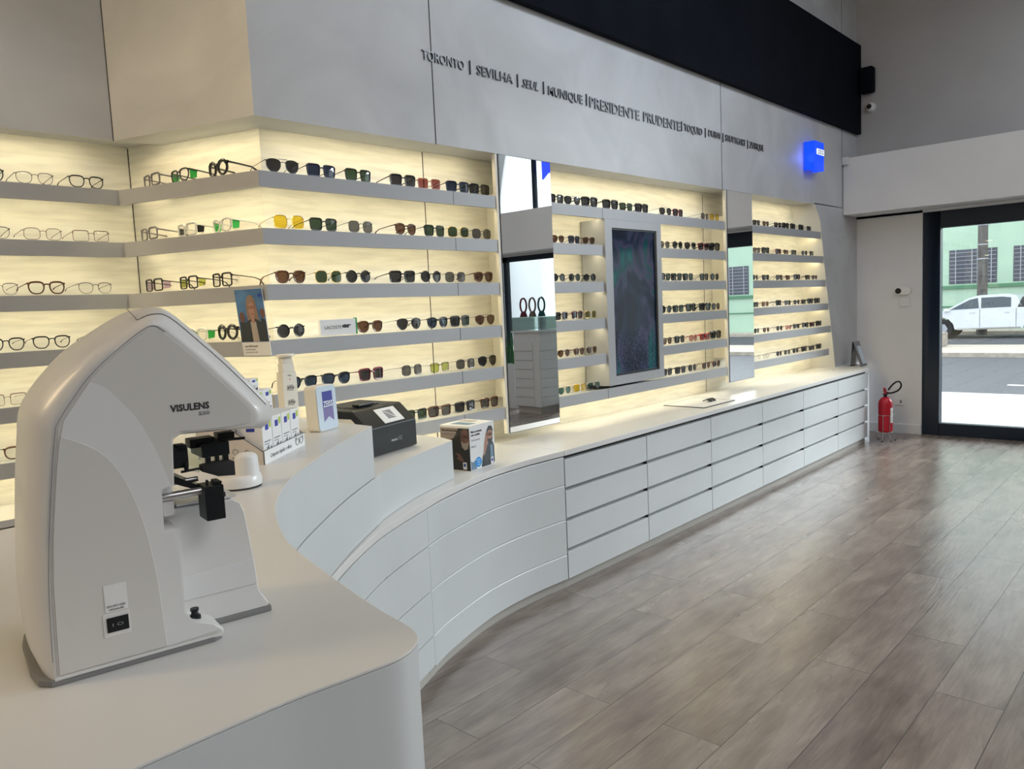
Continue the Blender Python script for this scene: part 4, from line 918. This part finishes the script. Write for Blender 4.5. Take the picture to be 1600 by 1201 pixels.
fpr('logo_label', [(.165, .006), (.187, .006), (.187, .042), (.165, .042)], 'whitec', .0022); fpr('logo_mark', [(.170, .020), (.182, .020), (.182, .036), (.170, .036)], 'blue', .0026)
text('headline', 'Não se contente', 'ink', lambda p: (.012+p[0], -.0006+p[1], .190+p[2]), .011, r, width=.088, bold=.03)
text('headline', 'com o padrão', 'ink', lambda p: (.012+p[0], -.0006+p[1], .174+p[2]), .011, r, width=.072, bold=.03)
text('subline', 'ZEISS SmartLife', 'inkg', lambda p: (.012+p[0], -.0006+p[1], .148+p[2]), .008, r, width=.07)
text('subline', 'leve 2', 'inkg', lambda p: (.014+p[0], -.0006+p[1], .115+p[2]), .012, r, width=.035)
for k in range(3): MB().box((.05+.002*k, -.0013, .046-.012*k), (.078, -.0009, .049-.012*k)).build('roundel_line', 'whitec', r)
fpl('dark_ground', [(.0, .0), (BD, .0), (BD, .215), (.12, .215), (.09, .165), (.0, .12)], 'hair', .0006)
fpl('grey_ground', [(.0, .12), (.09, .165), (.12, .215), (.0, .215)], 'beard', .0005)
fpl('face', ell(.160, .165, .028, .046)+[], 'skinr', .001); fpl('beard', [(.135, .15), (.140, .12), (.158, .104), (.178, .112), (.187, .15), (.17, .14), (.15, .14)], 'beard', .0014)
fpl('hand', [(.08, .075), (.10, .088), (.125, .082), (.15, .05), (.13, .045), (.10, .06)], 'skinr', .001); fpl('phone', [(.05, .09), (.07, .10), (.115, .07), (.10, .06)], 'ink', .0014)
g = MB()
for xx in (.150, .173): g.tube([FL((xx+.010*math.cos(a*math.pi/5), -.0024, .174+.008*math.sin(a*math.pi/5))) for a in range(10)], .0012, seg=4, closed=True)
g.build('printed_glasses', 'ink', r)
fpl('logo_label', [(.142, .006), (.166, .006), (.166, .042), (.142, .042)], 'whitec', .0018); fpl('logo_mark', [(.147, .020), (.160, .020), (.160, .036), (.147, .036)], 'blue', .0022)
text('headline', 'Nunca perca seus óculos', 'ink', lambda p: FL((.01+p[0], -.0007+p[1], .197+p[2])), .010, r, width=.10, bold=.03)
text('subline', 'com proteção dos seus olhos', 'inkg', lambda p: FL((.01+p[0], -.0007+p[1], .180+p[2])), .009, r, width=.10)
g = MB(); g.box((.03, .03, BH), (.10, .15, BH+.0005)); g.build('top_print', 'blueshirt', r); g = MB(); g.box((.12, .08, BH), (.18, .17, BH+.0005)); g.build('top_print', 'shirt', r)

# ------------------------------------------------------------ things on the straight counter
r = empty('counter_mat', (5.145, 2.82, .8005), 'flat pale counter mat with dark edge lying on the straight counter', 'mat')
MB().vprism([(0, 0), (.50, .0), (.56, .375), (.01, .355)], 0, .004).build('mat_edge', 'ink', r); MB().vprism([(.012, .010), (.485, .010), (.54, .363), (.022, .345)], .004, .0052).build('mat_surface', 'mlight', r)
r = empty('sunglasses', (5.50, 2.95, .8062), 'black sunglasses lying folded on the counter mat', 'sunglasses')
g = MB()
for q in (-.03, .03): g.tube([(q+.024*math.cos(a*math.pi/6), .018*math.sin(a*math.pi/6), .012+.008*math.sin(a*math.pi/6)) for a in range(12)], .003, seg=6, closed=True)
g.build('frame', 'black', r, smooth=True)
g = MB(); g.tube([(-.055, .01, .018), (0, .03, .014), (.05, .035, .006)], .0035, seg=6); g.build('temple', 'black', r, smooth=True); g = MB(); g.tube([(.055, .01, .018), (0, .04, .012), (-.05, .045, .006)], .0035, seg=6); g.build('temple', 'black', r, smooth=True)
g = MB()
for q in (-.03, .03):
    pts = [(q+.023*math.cos(a*math.pi/6), .017*math.sin(a*math.pi/6), .012+.0075*math.sin(a*math.pi/6)) for a in range(12)]; g.add(pts, [tuple(range(12))])
g.build('lenses', 'ink', r)
r = empty('leaflet_stand', (8.78, 2.98, .8005), 'clear acrylic leaflet stand with a dark photo at the counter end', 'stand', rz=-.12)
g = MB(); g.prism([(-.085, 0), (-.080, 0), (.012, .27), (.008, .272)], lambda p: (0, p[0], p[1]), lambda p: (.15, p[0], p[1])); g.prism([(.03, 0), (.034, 0), (.014, .27), (.010, .27)], lambda p: (0, p[0], p[1]), lambda p: (.15, p[0], p[1])); g.build('acrylic_body', 'acryl', r)
g = MB(); g.prism([(-.088, .004), (-.086, .004), (.006, .272), (.004, .274)], lambda p: (.004, p[0], p[1]), lambda p: (.146, p[0], p[1])); g.build('photo', 'inkg', r)
g = MB(); g.prism([(-.091, .03), (-.0885, .03), (-.02, .22), (-.022, .222)], lambda p: (.03, p[0], p[1]), lambda p: (.12, p[0], p[1])); g.build('printed_panel', 'iceface', r)

# ------------------------------------------------------------ fittings by the entrance
r = empty('wall_speaker', (9.33, 2.99, 3.80), 'black speaker box mounted high in the corner beside the dark panel', 'speaker')
g = MB(); g.box((-.13, -.075, 0), (-.02, .07, .28)); g.build('speaker_body', 'navyp', r, bevel=.025, seg=4); g = MB(); g.box((-.03, -.03, .08), (.008, .03, .18)); g.build('bracket', 'black', r)
r = empty('dome_camera', (9.335, 2.975, 3.66), 'small white dome security camera on the wall below the black speaker', 'camera')
g = MB(); g.lathe([(0, .004), (.055, .004), (.055, -.02), (.045, -.045), (.03, -.06), (0, -.065)], seg=20, axis='x'); g.build('housing', 'mlight', r, smooth=True); g = MB(); g.lathe([(0, -.062), (.028, -.058), (.024, -.072), (0, -.078)], seg=16, axis='x'); g.build('lens', 'black', r, smooth=True)
o = MB().box((8.868, 3.06, 3.0), (8.899, 3.128, 3.085)).build('alarm_sensor', 'mlight', None, bevel=.006); tag(o, 'small white alarm sensor at the end of the deep beam', 'sensor')
r = empty('video_intercom', (9.339, 2.635, 1.605), 'rounded white wall camera unit with black lens left of the door', 'intercom')
g = MB(); pr = []
for k in range(24): a = 2*math.pi*k/24; pr.append((math.copysign(.045, math.cos(a))+.045*math.cos(a), .045*math.sin(a)))
g.prism(pr, lambda p: (-.03, p[0], p[1]), lambda p: (0, p[0], p[1])); g.build('body', 'white', r, bevel=.006)
g = MB(); g.lathe([(0, -.030), (.032, -.030), (.030, -.036), (0, -.038)], (0, .042, 0), seg=20, axis='x'); g.build('lens_ring', 'black', r)
o = MB().box((9.322, 2.56, 1.43), (9.3395, 2.67, 1.53)).build('wall_keypad', 'paintw', None, bevel=.006); tag(o, 'square white wall plate directly below the rounded camera unit', 'switch plate')
r = empty('wall_outlet', (9.34, 2.66, .36), 'white power outlet low on the wall above the baseboard', 'outlet')
g = MB(); g.box((-.010, -.06, -.04), (-.0002, .06, .04)); g.build('plate', 'paintw', r, bevel=.003); g = MB(); g.box((-.0115, -.02, -.015), (-.009, .0, .015)); g.build('socket', 'mgrey', r)
# extinguisher
r = empty('fire_extinguisher', (8.80, 2.655, .0), 'red fire extinguisher with black hose standing at the counter end', 'fire extinguisher')
g = MB(); g.lathe([(0, .095), (.06, .095), (.07, .105), (.072, .12), (.072, .40), (.066, .435), (.045, .462), (.022, .475), (0, .475)], seg=28); g.build('cylinder', 'red', r, smooth=True)
g = MB(); g.lathe([(.018, .47), (.018, .50), (.03, .502), (.03, .508), (0, .508)], seg=16); g.build('valve_collar', 'black', r, smooth=True)
g = MB(); g.box((-.012, -.012, .508), (.012, .012, .545)); g.build('valve', 'red', r, bevel=.003)
g = MB(); g.prism([(-.014, .545), (.012, .552), (-.05, .585), (-.055, .578)], lambda p: (p[0], -.008, p[1]), lambda p: (p[0], .008, p[1])); g.prism([(-.012, .53), (.0, .535), (-.055, .555), (-.058, .548)], lambda p: (p[0], -.008, p[1]), lambda p: (p[0], .008, p[1])); g.build('lever', 'red', r)
hose = crom([(.01, -.005), (.04, -.02), (.085, -.09)], 2)
g = MB(); pts = [(.012, -.01, .52), (.04, -.05, .515), (.075, -.11, .545), (.085, -.135, .595), (.075, -.12, .635), (.055, -.085, .63), (.03, -.045, .585), (.018, -.02, .54)]
cp = [Vector(p) for p in pts]; sm = []
for i in range(len(cp)-1):
    p0, p1, p2, p3 = cp[max(i-1, 0)], cp[i], cp[i+1], cp[min(i+2, len(cp)-1)]
    for k in range(5):
        t = k/5; sm.append(.5*((2*p1)+(-p0+p2)*t+(2*p0-5*p1+4*p2-p3)*t*t+(-p0+3*p1-3*p2+p3)*t**3))
g.tube(sm, .009, seg=8); g.build('hose', 'black', r, smooth=True)
# label wraps the near side
g = MB(); ring = []
for k in range(9):
    a = math.radians(-120+k*10); ring.append([(.0728*math.cos(a), .0728*math.sin(a), .2), (.0728*math.cos(a), .0728*math.sin(a), .36)])
g.loft(ring, caps=False, closed=False); g.build('label', 'whitec', r)
g = MB()
for k in range(5): 
    for a in range(-112, -52, 8): g.box((.0732*math.cos(math.radians(a))-.001, .0732*math.sin(math.radians(a))-.001, .22+.025*k), (.0732*math.cos(math.radians(a+5)), .0732*math.sin(math.radians(a+5)), .226+.025*k)) if k != 2 else None
g.build('label_print', 'inkg', r)
g = MB(); g.tube([(.076*math.cos(a*math.pi/10), .076*math.sin(a*math.pi/10), .28) for a in range(20)], .0028, seg=5, closed=True); g.tube([(.076*math.cos(a*math.pi/10), .076*math.sin(a*math.pi/10), .095) for a in range(20)], .0028, seg=5, closed=True)
g.tube([(.03, -.07, .28), (.09, -.075, .285)], .003, seg=5)
g.build('stand_ring', 'chrome', r, smooth=True)
for a in (-60, 60, 180, -130):
    ca, sa = math.cos(math.radians(a)), math.sin(math.radians(a)); g = MB(); g.tube([(.076*ca, .076*sa, .28), (.078*ca, .078*sa, .09), (.10*ca, .10*sa, .004)], .003, seg=5); l_ = g.build('stand_leg', 'chrome', r); g = MB(); g.lathe([(0, 0), (.007, 0), (.006, .012), (0, .012)], (.10*ca, .10*sa, 0), seg=8); g.build('rubber_foot', 'black', l_)

# ------------------------------------------------------------ island seen in the mirror
r = empty('display_island', (8.775, -1.82, 0), 'white drawer island with glass case top, reflected in the tall mirror', 'cabinet')
MB().box((.04, .04, 0), (.52, .50, .10)).build('plinth', 'kick', r)
MB().box((.012, .012, .10), (.548, .53, 1.25)).build('carcass', 'front', r)
for k in range(7):
    z0 = .115+k*.14
    if k < 6 or True:
        MB().box((0, .03, z0), (.012, .40, z0+.125)).build('drawer', 'front', r, bevel=.002)
    MB().box((.02, .53, z0), (.54, .538, z0+.133)).build('side_panel', 'front', r)
MB().box((-.01, -.01, 1.235), (.56, .55, 1.262)).build('island_top', 'front', r)
g = MB()
for a, b in (((0, 0, 1.262), (.55, .006, 1.46)), ((0, .534, 1.262), (.55, .54, 1.46)), ((0, .006, 1.262), (.006, .534, 1.46)), ((.544, .006, 1.262), (.55, .534, 1.46)), ((0, 0, 1.46), (.55, .54, 1.468))): g.box(a, b)
g.build('glass_case', 'cglass', r)
MT['velour_r'] = mat('wine_velour', (.10, .01, .025), .8); MT['velour_g'] = mat('dark_green_velour', (.0, .05, .05), .8); MT['velour_b'] = mat('taupe_velour', (.12, .09, .08), .8)
for k, (y, mt, cn) in enumerate(((-1.56, 'velour_r', 'wine red'), (-1.70, 'velour_b', 'taupe'), (-1.83, 'velour_g', 'dark green'))):
    y = -1.69+k*.165; mt, cn = (('velour_r', 'wine red'), ('velour_b', 'taupe'), ('velour_g', 'dark green'))[k]
    q = empty('head_stand', (8.92+.02*k, y, 1.4685), f'{cn} openwork head stand on the glass case, seen in mirror', 'display head', 'display heads on the glass case', rz=0)
    g = MB(); g.tube([(.0, .055*math.cos(a), .135+.085*math.sin(a)) for a in [math.radians(-70+k2*320/14-20*0) for k2 in range(15)]], .012, seg=6); g.build('face_ring', mt, q, smooth=True); q.scale = (1.25, 1.15, 1.3)
    g = MB(); g.lathe([(0, 0), (.05, 0), (.045, .02), (.03, .06), (0, .07)], seg=14); g.build('neck', mt, q, smooth=True)
eyewear('o_panto', (8.90, -1.48, 1.2625), -1.2, 'black round-eye eyeglasses inside the glass case on the island', 'eyewear in the island case')
eyewear('o_wire', (8.90, -1.66, 1.2625), -1.2, 'fine grey wire eyeglasses inside the glass case on the island', 'eyewear in the island case')
# grass planter in the window
r = empty('grass_planter', (9.10, -2.42, 0), 'white planter box with tall green grass under the shop window, seen in mirror', 'planter')
MB().box((0, -.3, 0), (.16, .32, .72)).build('planter_box', 'front', r, bevel=.004)
MT['leaf'] = mat('grass_green', (.04, .16, .05), .6)
g = MB()
for k in range(90):
    x = random.uniform(.02, .14); y = random.uniform(-.28, .3); hh = random.uniform(.25, .6); dx = random.uniform(-.05, .05); dy = random.uniform(-.08, .08); w2 = .006
    g.add([(x, y-w2, .72), (x, y+w2, .72), (x+dx*.5, y+dy*.4+w2*.8, .72+hh*.6), (x+dx*.5, y+dy*.4-w2*.8, .72+hh*.6), (x+dx, y+dy, .72+hh)], [(0, 1, 2, 3), (3, 2, 4)])
o = g.build('grass', 'leaf', r); o['kind'] = 'stuff'

# ------------------------------------------------------------ street
MT['pave'] = noise_col(mat('pale_pavement', (.55, .54, .52), .8), (.36, .36, .355), (.44, .44, .435), nscale=3)
MT['asph'] = noise_col(mat('asphalt', (.16, .16, .17), .9), (.055, .055, .064), (.09, .09, .10), nscale=30)
MT['paver'] = noise_col(mat('sandy_median', (.5, .42, .34), .9), (.42, .36, .30), (.55, .48, .40), nscale=8)
MT['wallg'] = noise_col(mat('mint_green_render', (.36, .58, .42), .8), (.44, .60, .47), (.48, .65, .51), nscale=1)
MT['wallg2'] = mat('dark_green_moulding', (.10, .24, .14), .8); MT['shut'] = mat('grey_slate_glass', (.07, .075, .10), .4); MT['bar'] = mat('window_bars', (.42, .43, .48), .6); MT['conc'] = noise_col(mat('weathered_pole', (.10, .09, .085), .9), (.07, .06, .06), (.15, .14, .13), scale=(1, 1, .2), nscale=6)
MT['car'] = mat('pearl_white_paint', (.72, .74, .78), .25, coat=.5); MT['carglass'] = mat('tinted_window', (.05, .07, .09), .08); MT['tyre'] = mat('tyre_rubber', (.015, .015, .017), .8); MT['brick'] = noise_col(mat('planter_brick', (.30, .25, .22), .9), (.2, .17, .15), (.42, .36, .32), nscale=12)
struct(MB().box((XE+.16, -30, -.2), (14.2, 30, -.09)).build('ground', 'pave'))
struct(MB().box((14.2, -30, -.35), (23.2, 30, -.22)).build('ground_road', 'asph'))
struct(MB().box((23.2, -30, -.35), (26.6, 30, -.10)).build('ground_median', 'paver'))
struct(MB().box((26.6, -30, -.40), (35.2, 30, -.25)).build('ground_road_far', 'asph'))
struct(MB().box((35.2, -30, -.35), (37, 30, -.12)).build('ground_far_pavement', 'paver'))
o = MB().box((13.5, 2.9, -.219+.13), (13.51, 2.91, -.08)).build('x', 'pave'); bpy.data.objects.remove(o)
for k, y in enumerate((6.6, 1.5)): tag(MB().box((16.6+.0*k, y, -.2195), (16.75, y+1.4, -.214)).build('lane_mark', 'whitec'), f'white lane dash on the near road, {["left", "right"][k]} one', 'road marking', 'lane dashes on the near road')
# building
r = empty('green_building', (37, 0, -.12), 'mint green building with barred windows across the street', 'building')
MB().box((0, -17, 0), (6, 26, 9)).build('facade', 'wallg', r)
MB().box((-.06, -17, 4.55), (0, 26, 4.62)).build('string_course', 'wallg2', r); MB().box((-.10, -17, 1.72), (0, 26, 1.86)).build('sill_band', 'wallg2', r); MB().box((-.05, -17, .95), (0, 26, 1.0)).build('lower_band', 'wallg2', r)
for y1 in (8.62, 6.30, -8.6, -11.4, -14.2):
    w_ = 1.75 if y1 > 0 else 1.1
    f = MB().box((-.02, y1-w_, 1.92), (.03, y1, 3.34)).build('window', 'shut', r)
    g = MB()
    for k in range(8): g.box((-.05, y1-w_+.03, 2.05+k*.165), (-.03, y1-.03, 2.07+k*.165))
    for q in (.25, .85, 1.05, 1.55):
        if q < w_: g.box((-.055, y1-q-.015, 1.93), (-.03, y1-q+.015, 3.33))
    g.build('window_bars', 'bar', f)
r = empty('pale_building', (36, -24, -.12), 'low pale building further down the street, seen in the tall mirror', 'building')
MT['palew'] = mat('pale_blue_render', (.62, .72, .78), .8); MT['palew2'] = mat('white_render', (.8, .82, .83), .8)
MB().box((0, -12, 0), (5, -.2, 5.5)).build('facade', 'palew2', r); MB().box((-.8, -12, 0), (0, -3.2, 5.2)).build('front_wing', 'palew', r)
# pole
r = empty('utility_pole', (34.9, 6.97, -.25), 'weathered grey utility pole with pale straps behind the pickup', 'pole')
g = MB(); g.loft([[(.19*math.cos(a*math.pi/8), .19*math.sin(a*math.pi/8), 0) for a in range(16)], [(.16*math.cos(a*math.pi/8), .16*math.sin(a*math.pi/8), 7) for a in range(16)]]); g.build('shaft', 'conc', r, smooth=True)
for z in (2.95, 3.5, 4.25): 
    g = MB(); g.lathe([(.188, z), (.20, z), (.20, z+.04), (.188, z+.04)], seg=16); g.build('strap', 'bar', r)
# pickup, driving side towards us, nose to the left (+y)
r = empty('pickup_truck', (33.3, 6.32, -.25), 'pearl white double-cab pickup truck parked across the street', 'car')
HW = .92
sidep = [(2.62, .45), (2.66, .75), (2.58, .98), (1.55, 1.10), (1.45, 1.12), (.62, 1.58), (.30, 1.66), (-.55, 1.68), (-.95, 1.62), (-1.18, 1.18), (-2.72, 1.17), (-2.74, .55), (-2.66, .45), (-2.12, .42), (-2.05, .62), (-1.88, .78), (-1.66, .84), (-1.44, .78), (-1.27, .62), (-1.20, .40), (1.12, .36), (1.18, .58), (1.36, .78), (1.58, .84), (1.80, .78), (1.98, .6), (2.05, .42)]
sc_ = 1.0
rings = []
for x, t in ((-HW, 1), (-HW+.02, 0), (HW-.02, 0), (HW, 1)):
    rings.append([(x*(1 if z < 1.15 else (1-.16*(z-1.15)/.5)), y, z) for y, z in sidep])
g = MB(); g.loft(rings); g.build('body', 'car', r, smooth=True, angle=30)
def sidef(pts, mt, name, off=.012):
    g = MB(); g.prism(pts, lambda p: (-(HW*(1 if p[1] < 1.15 else (1-.16*(p[1]-1.15)/.5)))-off, p[0], p[1]), lambda p: (-(HW*(1 if p[1] < 1.15 else (1-.16*(p[1]-1.15)/.5)))+.01, p[0], p[1])); return g.build(name, mt, r)
sidef([(1.30, 1.13), (.62, 1.50), (.34, 1.56), (.28, 1.17)], 'carglass', 'front_window'); sidef([(.20, 1.17), (.22, 1.565), (-.50, 1.58), (-.78, 1.54), (-.80, 1.19)], 'carglass', 'rear_window')
sidef([(-1.0, 1.17), (-1.5, 1.17), (-1.42, 1.50), (-1.15, 1.55)], 'blackm', 'bed_hoop', .0)
for y0 in (.24, -.98): sidef([(y0, .45), (y0+.012, .45), (y0+.012, 1.14), (y0, 1.14)], 'dark', 'door_gap', .004)
for y0 in (.42, -.75): sidef([(y0, 1.0), (y0+.16, 1.0), (y0+.16, 1.03), (y0, 1.03)], 'chrome', 'door_handle', .03)
sidef([(1.02, .34), (-1.12, .38), (-1.12, .44), (1.02, .40)], 'chrome', 'side_step', .06); sidef([(1.30, 1.08), (1.50, 1.08), (1.48, 1.18), (1.32, 1.18)], 'white', 'door_mirror', .12)
for y in (-1.66, 1.58):
    for sx_ in (-1, 1):
        g = MB(); g.lathe([(0, -.1), (.30, -.11), (.375, -.09), (.385, 0), (.375, .09), (.30, .11), (0, .1)], (sx_*.84, y, .385), seg=28, axis='x'); wh = g.build('wheel', 'tyre', r, smooth=True)
        g = MB(); g.lathe([(.0, -.115), (.21, -.115), (.24, -.09), (.22, .0), (0, 0)] if sx_ < 0 else [(.0, .115), (.21, .115), (.24, .09), (.22, .0), (0, 0)], (sx_*.84, y, .385), seg=6, axis='x'); g.build('rim', 'bar', wh)
r.scale = (.93, .93, .95)
# brick planter and kerb by the road
r = empty('brick_planter', (25.2, 6.1, -.10), 'low brick planter on the median left of the pickup wheels', 'planter'); MB().box((0, 0, 0), (.9, 2.0, .42)).build('brick_wall', 'brick', r, bevel=.02)
# hanging blue sign outside
o = MB().prism([(-.20, 3.62), (-.1, 3.70), (.1, 3.74), (.25, 3.66), (.25, 4.1), (-.20, 4.1)], lambda p: (9.62, -1.60+p[0], p[1]), lambda p: (9.66, -1.60+p[0], p[1])).build('window_sign', 'bluelit'); tag(o, 'lit blue sign in the upper shop window, seen in mirror', 'sign')
